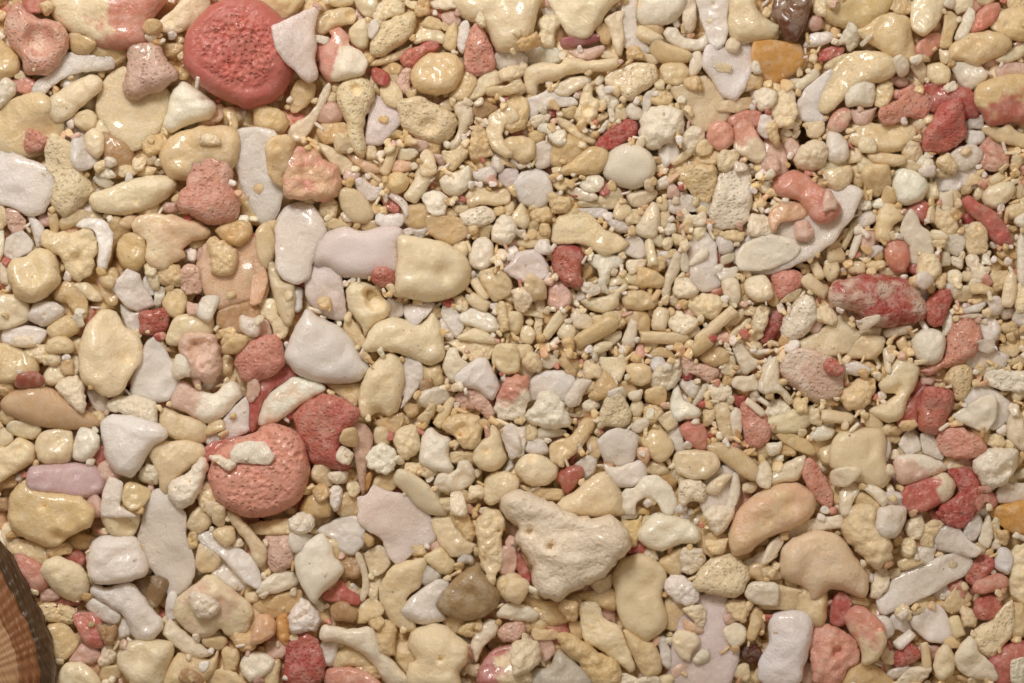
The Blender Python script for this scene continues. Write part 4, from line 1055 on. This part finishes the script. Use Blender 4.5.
    # broken faces: the body is planed off along a few random planes
    if st in 'skpc' and not ROUNDED.search(g.get('phrase') or '') and rng.random() < 0.55:
        for _ in range(rng.integers(1, 4)):
            th = rng.uniform(0, 6.283)
            d = (v - cen) @ np.array((math.cos(th), math.sin(th))) / max(rin, 1e-3)
            plane = H * (rng.uniform(0.62, 0.95) - rng.uniform(0.15, 0.75) * d)
            plane = np.maximum(plane, 0.4 * top)
            k = 0.22 * H
            top = np.where(np.abs(top - plane) < k, np.minimum(top, plane) - (k - np.abs(top - plane)) ** 2 / (4 * k), np.minimum(top, plane))
    # lie of the surface
    w = prof * np.minimum(1, dist / max(0.35 * rin, 1e-3))
    P3 = np.column_stack([v, top])
    if st in 'sFgr':
        a = 0.17 if st == 's' else 0.09
        top = top + w * a * rin * (vnoise(P3 / (0.85 * rin), seed) + 0.45 * vnoise(P3 / (0.38 * rin), seed + 1))
        if st in 'sF' and size > 22 and not g.get('bed'):
            top = top + w * 0.045 * rin * np.abs(vnoise(P3 / (0.3 * rin), seed + 6)) - w * 0.10 * rin * np.clip(vnoise(P3 / (0.55 * rin), seed + 8) - 0.25, 0, 1) * 2
    elif st == 'c':
        d = (v - cen) / (rin + 1)
        th = rng.uniform(0, 6.28)
        arc = (d[:, 0] * math.cos(th) + d[:, 1] * math.sin(th)) ** 2
        bend = rng.choice((-1, 1)) * rng.uniform(0.10, 0.26) * min(rin, 30) * (0.5 if area > 2500 else 1.0) * arc / max(arc.max(), 1e-6)
        bend = bend - bend.mean()
        fac = w * np.minimum(0.16 * rin, 2.6) * (vnoise(P3 / (0.7 * rin), seed) + 0.4 * vnoise(P3 / (0.3 * rin), seed + 2))
        top = top + bend + fac
        bot = bot + bend
    elif st == 'k':
        wl = worley(P3 / (0.62 * rin), seed)
        top = top + w * rin * (0.34 * (0.55 - wl) + 0.10 * vnoise(P3 / (0.25 * rin), seed + 5)) + w * 0.5 * vnoise(P3 / 2.4, seed + 9)
    elif st in 'pPD':
        top = top + w * rin * 0.12 * vnoise(P3 / (0.6 * rin), seed)
        cell = {'p': 3.8, 'P': 6.5, 'D': 5.2}[st]
        wl = worley(P3 / cell, seed)
        pit = np.clip(1 - wl / (0.55 if st != 'D' else 0.7), 0, 1)
        sel = np.clip(vnoise(P3 / (2.2 * cell), seed + 4) * 1.6 + 0.6, 0, 1)
        if st == 'D':
            ringed = g['phrase'].endswith('face')
            mask = np.clip((s - 0.46 + 0.08 * vnoise(P3 / 9, seed + 31)) * 6, 0, 1) if ringed else np.full(len(v), 0.55)
            sel = np.clip(sel + 0.35, 0, 1) * mask
            if ringed:
                sw = s + 0.10 * vnoise(P3 / 16, seed + 41)
                top = top - 0.9 * np.exp(-((sw - 0.47) / 0.08) ** 2) + 1.2 * np.exp(-((sw - 0.64) / 0.12) ** 2) - 2.0 * np.clip((sw - 0.75) * 4, 0, 1)
            g['mask'] = mask
        top = top - w * pit * sel * cell * (0.5 if st != 'D' else 1.0) + w * 0.6 * vnoise(P3 / 2.6, seed + 7)
        if st == 'P':
            top = top + w * 4.5 * vnoise(P3 * np.array((0.03, 0.10, 0.05)), seed + 2) + w * 2.0 * vnoise(P3 * np.array((0.07, 0.2, 0.1)), seed + 12)
    # closed skin: upper sheet, lower sheet, shared rim
    F = np.array([f for f in fs], dtype=np.int64)
    m = len(v)
    low = np.where(rim, np.arange(m), -1)
    free = np.nonzero(~rim)[0]
    low[free] = m + np.arange(len(free))
    V = np.vstack([np.column_stack([v, top]), np.column_stack([v[free], bot[free]])])
    p0, p1, p2 = v[F[:, 0]], v[F[:, 1]], v[F[:, 2]]
    cr = (p1[:, 0] - p0[:, 0]) * (p2[:, 1] - p0[:, 1]) - (p1[:, 1] - p0[:, 1]) * (p2[:, 0] - p0[:, 0])
    F[cr > 0] = F[cr > 0][:, ::-1]          # picture y points down: flip so that the upper sheet faces up
    F2 = low[F][:, ::-1]
    return V, np.vstack([F, F2]), m, cen, rin


# ---------------------------------------------------------------- heights of the heap, two pixels to a cell
X0, Y0, CELL = -60.0, -60.0, 2.0
NX, NY = int((1024 + 120) / CELL), int((683 + 120) / CELL)
heap = np.zeros((NY, NX))
covered = np.zeros((NY, NX), bool)
level = np.full((NY, NX), -1)


def cells(p):
    return (np.clip(((p[:, 1] - Y0) / CELL).astype(int), 0, NY - 1), np.clip(((p[:, 0] - X0) / CELL).astype(int), 0, NX - 1))


def raster(ring_pts):
    lo = np.maximum(((ring_pts.min(0) - (X0, Y0)) / CELL).astype(int) - 1, 0)
    hi = np.minimum(((ring_pts.max(0) - (X0, Y0)) / CELL).astype(int) + 2, (NX, NY))
    gx, gy = np.meshgrid(np.arange(lo[0], hi[0]), np.arange(lo[1], hi[1]))
    c = np.stack([gx.ravel() * CELL + X0 + CELL / 2, gy.ravel() * CELL + Y0 + CELL / 2], 1)
    ok = inside(c, ring_pts)
    return gy.ravel()[ok], gx.ravel()[ok], c[ok]


def settle(V, m, cen, rin, poly, sink=0.5, tilt=0.5, cover=True):
    """Lets a grain come to rest on the heap: returns the lift and the slope it takes."""
    iy, ix, c = raster(poly)
    top = V[:m]
    if len(c) < 3:
        iy, ix = cells(top)
        c = top[:, :2]
    under = heap[iy, ix]
    A = np.column_stack([c - cen, np.ones(len(c))])
    sol = np.linalg.lstsq(A, under, rcond=None)[0] if len(c) > 8 else np.zeros(3)
    slope = np.clip(sol[:2] * tilt + rng.normal(0, 0.09, 2), -0.42, 0.42)
    lift = np.percentile(under - (c - cen) @ slope, 72) + sink * max(0.0, -V[:, 2].min())
    z = top[:, 2] + lift + (top[:, :2] - cen) @ slope
    jy, jx = cells(top[:, :2])
    np.maximum.at(heap, (jy, jx), z)
    # fill the cells between vertices with the grain's mean top
    zc = np.percentile(z, 45) + (c - cen) @ slope
    heap[iy, ix] = np.maximum(heap[iy, ix], zc)
    if cover:
        covered[iy, ix] = True
    return lift, slope


def to_world(V, lift, slope, cen):
    """Pixels to centimetres at the grain's own height; returns local vertices and the grain's place."""
    z = (V[:, 2] + lift + (V[:, :2] - cen) @ slope) * K
    zc = lift * K
    f = (CAM_H - zc) / (CAM_H - ZREF) * K
    x = (V[:, 0] - 512) * f
    y = (341.5 - V[:, 1]) * f
    loc = np.array(((cen[0] - 512) * f, (341.5 - cen[1]) * f, z.min()))
    return np.column_stack([x, y, z]) - loc, loc


def mesh_from(name, V, F, mat, smooth=True):
    me = bpy.data.meshes.new(name)
    me.vertices.add(len(V))
    me.vertices.foreach_set('co', V.astype(np.float32).ravel())
    me.loops.add(F.size)
    me.loops.foreach_set('vertex_index', F.astype(np.int32).ravel())
    me.polygons.add(len(F))
    me.polygons.foreach_set('loop_start', np.arange(0, F.size, 3, dtype=np.int32))
    me.polygons.foreach_set('loop_total', np.full(len(F), 3, dtype=np.int32))
    me.update(calc_edges=True)
    me.validate()
    if smooth:
        me.polygons.foreach_set('use_smooth', np.ones(len(me.polygons), dtype=bool))
    me.materials.append(mat)
    return me


def shade(code, amount=0.05, pale=False):
    if code in SPAN:
        t = rng.beta(1.2, 1.4) * (0.5 if pale else 1.0)
        a, b_ = (np.array(lin(x)) for x in SPAN[code])
        return vary(tuple(a * (1 - t) + b_ * t), amount * 0.6)
    return vary(LINC[code], amount)


def vary(c, amount=0.06):
    k = 1 + rng.normal(0, amount)
    h = rng.normal(0, amount * 0.22, 3)
    return tuple(float(np.clip(x * k * (1 + d), 0.01, 0.95)) for x, d in zip(c, h))


def add_mesh_object(name, V, F, mat, loc, color, tint=None, way=None, size=0.2, parent=None):
    o = bpy.data.objects.new(name, mesh_from(name, V, F, mat))
    sc.collection.objects.link(o)
    o.color = tuple(color) + (1.0,)
    o['tint'] = [float(x) for x in (tint or color)]
    o['tint_amount'] = 0.0 if not tint else 0.6 if way is None else 1.0
    if way is None:
        o['tint_way'] = [0.0, 0.0, 0.0]
    else:
        a = math.radians(way)
        o['tint_way'] = [float(math.cos(a) / size * 0.9), float(math.sin(a) / size * 0.9), 0.0]
    if parent is not None:
        o.parent = parent
        o.location = (Vector(loc) - parent.location)
    else:
        o.location = loc
    return o


# ---------------------------------------------------------------- the sand bed under everything
def build_bed():
    n = 90
    xs = np.linspace(-3.4, 3.4, n)
    ys = np.linspace(-2.6, 2.6, n)
    gx, gy = np.meshgrid(xs, ys)
    P = np.column_stack([gx.ravel(), gy.ravel(), np.zeros(n * n)])
    P[:, 2] = -0.17 + 0.03 * vnoise(P * 4, 5) + 0.02 * vnoise(P * 11, 6)
    F = []
    for j in range(n - 1):
        i = np.arange(n - 1) + j * n
        F.append(np.column_stack([i, i + 1, i + n + 1]))
        F.append(np.column_stack([i, i + n + 1, i + n]))
    o = bpy.data.objects.new('sand_bed', mesh_from('sand_bed', P, np.vstack(F), MAT['p']))
    o.color = LINC['t'] + (1,)
    o['tint'] = list(LINC['t'])
    o['tint_amount'] = 0.0
    o['tint_way'] = [0.0, 0.0, 0.0]
    o['kind'] = 'structure'
    sc.collection.objects.link(o)


build_bed()

# twelve grain bodies reused by the small loose sand
PROTO = []
for i, st in enumerate('sskskkrskckkrsskkscskr'):
    a, b_ = (10, 7.5) if st != 'r' else (12, 4.2)
    g = dict(style=st, poly=blob((0, 0), a, b_ * rng.uniform(0.8, 1.1), 0.0, st == 'r'), dents=[], bed=True, tall=1.15 if st != 'c' else 1.0)
    V, F, m, cen, rin = grain_shape(g, 100 + i)
    V[:, :2] -= cen
    PROTO.append((V, F, m))

PICK = (['C'] * 14 + ['W'] * 9 + ['c'] * 5 + ['w'] * 5 + ['y'] * 3 + ['q'] * 2 + ['s'] * 1 + ['p'] * 1 + ['r'])
loose_V, loose_F, loose_C = [], [], []
loose_n = 0


def loose_grain(x, y, r, lift=None, sink=0.3, cover=False, col=None):
    global loose_n
    V0, F0, m = PROTO[rng.integers(len(PROTO))]
    a = rng.uniform(0, 6.283)
    k = r / 8.6
    V = V0 * k
    ca, sa = math.cos(a), math.sin(a)
    V = np.column_stack([V[:, 0] * ca - V[:, 1] * sa + x, V[:, 0] * sa + V[:, 1] * ca + y, V[:, 2] * rng.uniform(0.9, 1.3)])
    cen = np.array((x, y))
    th = np.linspace(0, 6.283, 10, endpoint=False)
    foot = cen + r * 0.85 * np.stack([np.cos(th), np.sin(th)], 1)
    if lift is None:
        lift, slope = settle(V, m, cen, r * 0.7, foot, sink=sink, tilt=0.6, cover=cover)
    else:
        slope = rng.normal(0, 0.12, 2)
        z = V[:m, 2] + lift
        np.maximum.at(heap, cells(V[:m, :2]), z)
    Vw, loc = to_world(V, lift, slope, cen)
    c = shade(col or PICK[rng.integers(len(PICK))], 0.09)
    loose_V.append(Vw + loc)
    loose_F.append(F0 + loose_n)
    loose_C.append(np.tile(np.array(c + (1.0,)), (len(V), 1)))
    loose_n += len(V)


def flush_loose(name, label):
    global loose_n
    V, F, C = np.vstack(loose_V), np.vstack(loose_F), np.vstack(loose_C)
    me = mesh_from(name, V, F, MAT_STUFF)
    at = me.color_attributes.new('grain_color', 'FLOAT_COLOR', 'POINT')
    at.data.foreach_set('color', C.astype(np.float32).ravel())
    o = bpy.data.objects.new(name, me)
    sc.collection.objects.link(o)
    o['kind'] = 'stuff'
    o['label'] = label
    o['category'] = 'sand'
    loose_V.clear(); loose_F.clear(); loose_C.clear()
    loose_n = 0


def fine_area(x, y):
    return ((x - 640) / 330) ** 2 + ((y - 270) / 200) ** 2 < 1 or (x > 800 and 150 < y < 420)


DEEP = ['c'] * 4 + ['C'] * 6 + ['y'] * 2 + ['s', 'q', 'w', 'p']  # tan and golden mix: warm shade of the gaps put into the grain colour
# deep layer: small sand that shows only through the gaps
step = 15.0
for j, y in enumerate(np.arange(-40, 725, step * 0.86)):
    for x in np.arange(-40 + (j % 2) * step / 2, 1066, step):
        loose_grain(x + rng.normal(0, 3), y + rng.normal(0, 3), rng.uniform(6.5, 11.5) if fine_area(x, y) else rng.uniform(9, 17), lift=rng.uniform(-12, -2) if fine_area(x, y) else rng.uniform(-20, -7), col=DEEP[rng.integers(len(DEEP))])
flush_loose('fine_sand', 'small cream sand grains packed in the gaps underneath')

# ---------------------------------------------------------------- the grains one can tell apart
GRAINS = parse(LAYOUT)
for g in GRAINS:
    p = g['poly']
    g['area'] = 0.5 * abs(np.dot(p[:, 0], np.roll(p[:, 1], -1)) - np.dot(p[:, 1], np.roll(p[:, 0], -1)))
    g['cx'], g['cy'] = p.mean(0)
    # what lies underneath reaches a little further than its visible part
    g['poly'] = (p - p.mean(0)) * (1.04 if g.get('soft') else {0: 1.15, 1: 1.12, 2: 1.07, 3: 1.03}.get(g['layer'], 1.0)) + p.mean(0)
    if g.get('soft') and g['style'] == 's' and g['col'] in 'CWc' and rng.random() < 0.4:
        g['style'] = 'k'
GRAINS.sort(key=lambda g: (g['layer'], -g['area']))

KIND = {'s': 'shell_pebble', 'c': 'shell_chip', 'F': 'shell_plate', 'k': 'coral_nodule', 'p': 'coral_fragment', 'P': 'coral_rock', 'g': 'ribbed_shell', 'r': 'coral_rod', 'D': 'coral_disc'}
CATEGORY = {'s': 'pebble', 'c': 'shell chip', 'F': 'shell chip', 'k': 'coral grain', 'p': 'coral grain', 'P': 'coral rock', 'g': 'shell piece', 'r': 'coral rod', 'D': 'coral disc'}
GROUP = {'s': 'smooth sand grains', 'c': 'flat shell chips', 'F': 'flat shell chips', 'k': 'crumbly coral grains', 'p': 'porous coral grains', 'P': 'porous coral grains', 'g': 'ribbed shell pieces', 'r': 'broken coral rods', 'D': 'porous coral grains'}
PINK = set('pqrRm')
PALE = set(('w', 'W', 'l', 'L', 'g'))


def kind_name(g):
    st = g['style']
    if st == 's':
        return 'pink_pebble' if g['col'] in PINK else 'white_pebble' if g['col'] in PALE else 'cream_pebble' if g['col'] == 'C' else 'tan_pebble'
    return KIND[st]


for i, g in enumerate(GRAINS):
    V, F, m, cen, rin = grain_shape(g, 1000 + 7 * i)
    iy, ix, _c = raster(g['poly'])
    level[iy, ix] = np.maximum(level[iy, ix], g['layer'])
    lift, slope = settle(V, m, cen, rin, g['poly'], sink=0.75 if g['layer'] else 0.1)
    Vw, loc = to_world(V, lift, slope, cen)
    size = math.sqrt(g['area']) * K
    col = shade(g['col'], 0.05, g['area'] > 900)
    tint = shade(g['tint'], 0.04) if g['tint'] else None
    o = add_mesh_object(kind_name(g), Vw, F, MAT[g['style']], loc, col, tint, g['way'], size)
    o['category'] = CATEGORY[g['style']]
    o['group'] = GROUP[g['style']] if g['style'] != 's' else kind_name(g).replace('_', ' ') + 's'
    g['obj'] = o
    if 'mask' in g:
        at = o.data.attributes.new('pitted', 'FLOAT', 'POINT')
        at.data.foreach_set('value', np.concatenate([g['mask'], np.zeros(len(V) - len(g['mask']))]).astype(np.float32))

# ---------------------------------------------------------------- loose sand in the gaps that are left
for r_px, tries, most in ((7, 2500, 0.06), (5.5, 6000, 0.2), (4.2, 9000, 0.35), (3.2, 12000, 0.4), (2.4, 12000, 0.45)):
    for _ in range(tries):
        x, y = rng.uniform(-15, 1039), rng.uniform(-15, 698)
        iy, ix = int((y - Y0) / CELL), int((x - X0) / CELL)
        small = not fine_area(x, y)
        if covered[iy, ix]:
            # now and then a bit lies on a low flat piece
            if level[iy, ix] <= 1 and 2.5 < r_px < 5 and rng.random() < (0.015 if small else 0.08):
                loose_grain(x, y, r_px * rng.uniform(0.9, 1.3), sink=0.4, cover=True)
                level[iy - 2:iy + 3, ix - 2:ix + 3] = 5
            continue
        if small and (r_px < 3 or rng.random() < 0.6):
            continue
        q = max(1, int(r_px * 0.8 / CELL))
        if covered[iy - q:iy + q + 1, ix - q:ix + q + 1].mean() > most:
            continue
        loose_grain(x, y, r_px * rng.uniform(0.9, 1.25), sink=-0.3 if small else 0.3, cover=True)
# crumbs that came to rest on top of the others
for _ in range(90):
    loose_grain(rng.uniform(-10, 1034), rng.uniform(-10, 693), rng.uniform(0.9, 2.2), sink=0.3)
flush_loose('loose_sand', 'tiny cream and white sand grains filling the gaps between pebbles')


# ---------------------------------------------------------------- labels
NOUN = {'s': 'pebble', 'c': 'chip', 'F': 'slab', 'k': 'knobbly grain', 'p': 'porous grain', 'P': 'rock', 'g': 'ribbed piece', 'r': 'rod', 'D': 'disc'}
CLOCK = ['twelve', 'one', 'two', 'three', 'four', 'five', 'six', 'seven', 'eight', 'nine', 'ten', 'eleven']
CUT = re.compile(r' (with|at|in|by|below|under|lying|beside|near|cut|on|between|half|behind|carrying|leaning|touching|holding|against|hanging|pointing|flecked|far|above|bedded|standing) ')
LAND = []
for g in GRAINS:
    if g['phrase']:
        g['short'] = CUT.split(g['phrase'])[0]
        LAND.append(g)
names = [g['short'] for g in LAND]
LAND = [g for g in LAND if names.count(g['short']) == 1]


def look(g):
    p = g['poly'] - g['poly'].mean(0)
    ev = np.sqrt(np.linalg.eigvalsh(p.T @ p / len(p)))
    ratio = ev[1] / max(ev[0], 1e-6)
    shape = 'long' if ratio > 1.9 else 'oval' if ratio > 1.3 else 'round'
    a = math.sqrt(g['area'])
    size = 'tiny' if a < 12 else 'small' if a < 18 else 'mid-sized' if a < 27 else 'large'
    c = COL[g['col']][1]
    return size, shape, c, NOUN[g['style']]


used = set()
for g in GRAINS:
    if g['phrase']:
        t = g['phrase']
        if len(t.split()) < 4:
            t += ' among cream sand'
        g['obj']['label'] = t
        used.add(t)
for g in GRAINS:
    if g['phrase']:
        continue
    size, shape, c, noun = look(g)
    near = sorted(LAND, key=lambda q: math.hypot(q['cx'] - g['cx'], q['cy'] - g['cy']))[:6]
    done = False
    for form in (0, 1):
        for q in near:
            ang = math.degrees(math.atan2(g['cx'] - q['cx'], q['cy'] - g['cy'])) % 360
            hour = CLOCK[int(round(ang / 30)) % 12]
            d = math.hypot(q['cx'] - g['cx'], q['cy'] - g['cy'])
            t = f"{size} {shape} {c} {noun} at {hour} o'clock from the {q['short']}"
            if form:
                t = f"{size} {shape} {c} {noun}, {'touching' if d < 40 else 'well away'} at {hour} o'clock from the {q['short']}"
            if len(t.split()) <= 16 and t not in used:
                done = True
                break
        if done:
            break
    used.add(t)
    g['obj']['label'] = t


# ---------------------------------------------------------------- brown shell in the lower corner
def build_corner_shell():
    E = bpy.data.objects.new('brown_shell', None)
    sc.collection.objects.link(E)
    c = np.array((10.0, 650.0))
    f = K * (CAM_H - 0.3) / (CAM_H - ZREF)
    E.location = ((c[0] - 512) * f, (341.5 - c[1]) * f, 0.12)
    E['label'] = 'brown limpet-like shell with a dark striped rim in the lower corner'
    E['category'] = 'shell'
    # body: a fan of growth lines swept from the rim to a point off the picture
    rim = np.array([(-49, 492), (-26, 520), (-7, 545), (7, 566), (20, 590), (32, 615), (41, 637), (47, 657), (48, 690), (44, 730)], float)
    apex = np.array((-70.0, 690.0))
    nu, nv = 90, 46
    t = np.linspace(0, 1, nu)
    k = np.linspace(0, 1, len(rim))
    edge = np.stack([np.interp(t, k, rim[:, i]) for i in (0, 1)], 1)
    for _ in range(6):
        edge[1:-1] = (edge[:-2] + 2 * edge[1:-1] + edge[2:]) / 4

    def sheet(name, s0, s1, mat, lift):
        ss = np.linspace(s0, s1, nv)
        V = []
        for s in ss:
            p = edge * (1 - s) + apex * s + ((1 - s) * (0.9 * np.sin(t * 47) + 0.5 * np.sin(t * 21 + 1)))[:, None] * np.array((0.9, -0.4))
            z = 22 + lift + 46 * np.sqrt(max(0.0, 1 - (1 - min(1, s * 1.35)) ** 2.0)) + np.zeros(nu)
            z += (0.25 if lift == 0 else 0.7) * np.sin(s * 110 + 1.2 * np.sin(t * 5)) + 0.8 * np.sin(t * 9 + 3 * s) * (1 - s) + 0.9 * np.sin(t * 120 + 1.5 * np.sin(t * 11)) * (1 - s)
            V.append(np.column_stack([p, z]))
        V = np.vstack(V)
        Vb = V.copy()
        Vb[:, 2] -= 5
        n = len(V)
        F = []
        for a in range(nv - 1):
            i = np.arange(nu - 1) + a * nu
            F.append(np.column_stack([i, i + 1, i + nu + 1]))
            F.append(np.column_stack([i, i + nu + 1, i + nu]))
        F = np.vstack(F)
        F = F[:, ::-1]
        # rim wall between the upper and the lower sheet
        i = np.arange(nu - 1)
        wall = np.vstack([np.column_stack([i, i + n, i + 1 + n]), np.column_stack([i, i + 1 + n, i + 1])])
        F = np.vstack([F, F[:, ::-1] + n, wall])
        V = np.vstack([V, Vb])
        W = np.column_stack([(V[:, 0] - 512) * f, (341.5 - V[:, 1]) * f, V[:, 2] * K])
        o = bpy.data.objects.new(name, mesh_from(name, W - np.array(E.location), F, mat))
        sc.collection.objects.link(o)
        o.parent = E
        return o

    def shell_mat(name, cols, stretch, rough):
        m = bpy.data.materials.new(name)
        m.use_nodes = True
        nt = m.node_tree
        b = nt.nodes['Principled BSDF']
        tc = nt.nodes.new('ShaderNodeTexCoord')
        mp = nt.nodes.new('ShaderNodeMapping')
        mp.inputs['Rotation'].default_value = (0, 0, math.radians(66))
        ms = nt.nodes.new('ShaderNodeMapping')
        ms.inputs['Scale'].default_value = stretch
        nt.links.new(mp.outputs[0], ms.inputs[0])
        nz = nt.nodes.new('ShaderNodeTexNoise')
        nz.inputs['Scale'].default_value = 5
        nz.inputs['Detail'].default_value = 6
        rp = nt.nodes.new('ShaderNodeValToRGB')
        rp.color_ramp.elements[0].position, rp.color_ramp.elements[1].position = 0.3, 0.7
        rp.color_ramp.elements[0].color = lin(cols[0]) + (1,)
        rp.color_ramp.elements[1].color = lin(cols[-1]) + (1,)
        for j, c_ in enumerate(cols[1:-1]):
            el = rp.color_ramp.elements.new(0.3 + 0.4 * (j + 1) / (len(cols) - 1))
            el.color = lin(c_) + (1,)
        bp = nt.nodes.new('ShaderNodeBump')
        bp.inputs['Strength'].default_value = 0.7
        bp.inputs['Distance'].default_value = 0.02
        L = nt.links
        L.new(tc.outputs['Object'], mp.inputs[0])
        L.new(ms.outputs[0], nz.inputs['Vector'])
        L.new(nz.outputs['Fac'], rp.inputs[0])
        L.new(rp.outputs[0], b.inputs['Base Color'])
        L.new(nz.outputs['Fac'], bp.inputs['Height'])
        L.new(bp.outputs[0], b.inputs['Normal'])
        b.inputs['Roughness'].default_value = rough
        b.inputs['Subsurface Weight'].default_value = 0.2
        b.inputs['Subsurface Radius'].default_value = (1, 0.5, 0.3)
        b.inputs['Subsurface Scale'].default_value = 0.08
        return m

    sheet('shell_body', 0.255, 1.0, shell_mat('shell_tan', ('#b08660', '#bc926c', '#c69e78', '#b48a64'), (0.5, 20.0, 1.0), 0.4), 0)
    g_ = sheet('growth_band', 0.095, 0.27, shell_mat('shell_orange_brown', ('#8a5c38', '#946440', '#9c6c48', '#8c5e3c'), (0.5, 22.0, 1.0), 0.38), 0.8)
    g_['label'] = 'orange brown growth band of the shell'
    r = sheet('rim_band', 0.0, 0.105, shell_mat('shell_rim_brown', ('#33241a', '#46331f', '#5c4832', '#3c2b20'), (0.7, 22.0, 1.0), 0.32), 1.8)
    r['label'] = 'dark brown striped rim of the shell'


build_corner_shell()
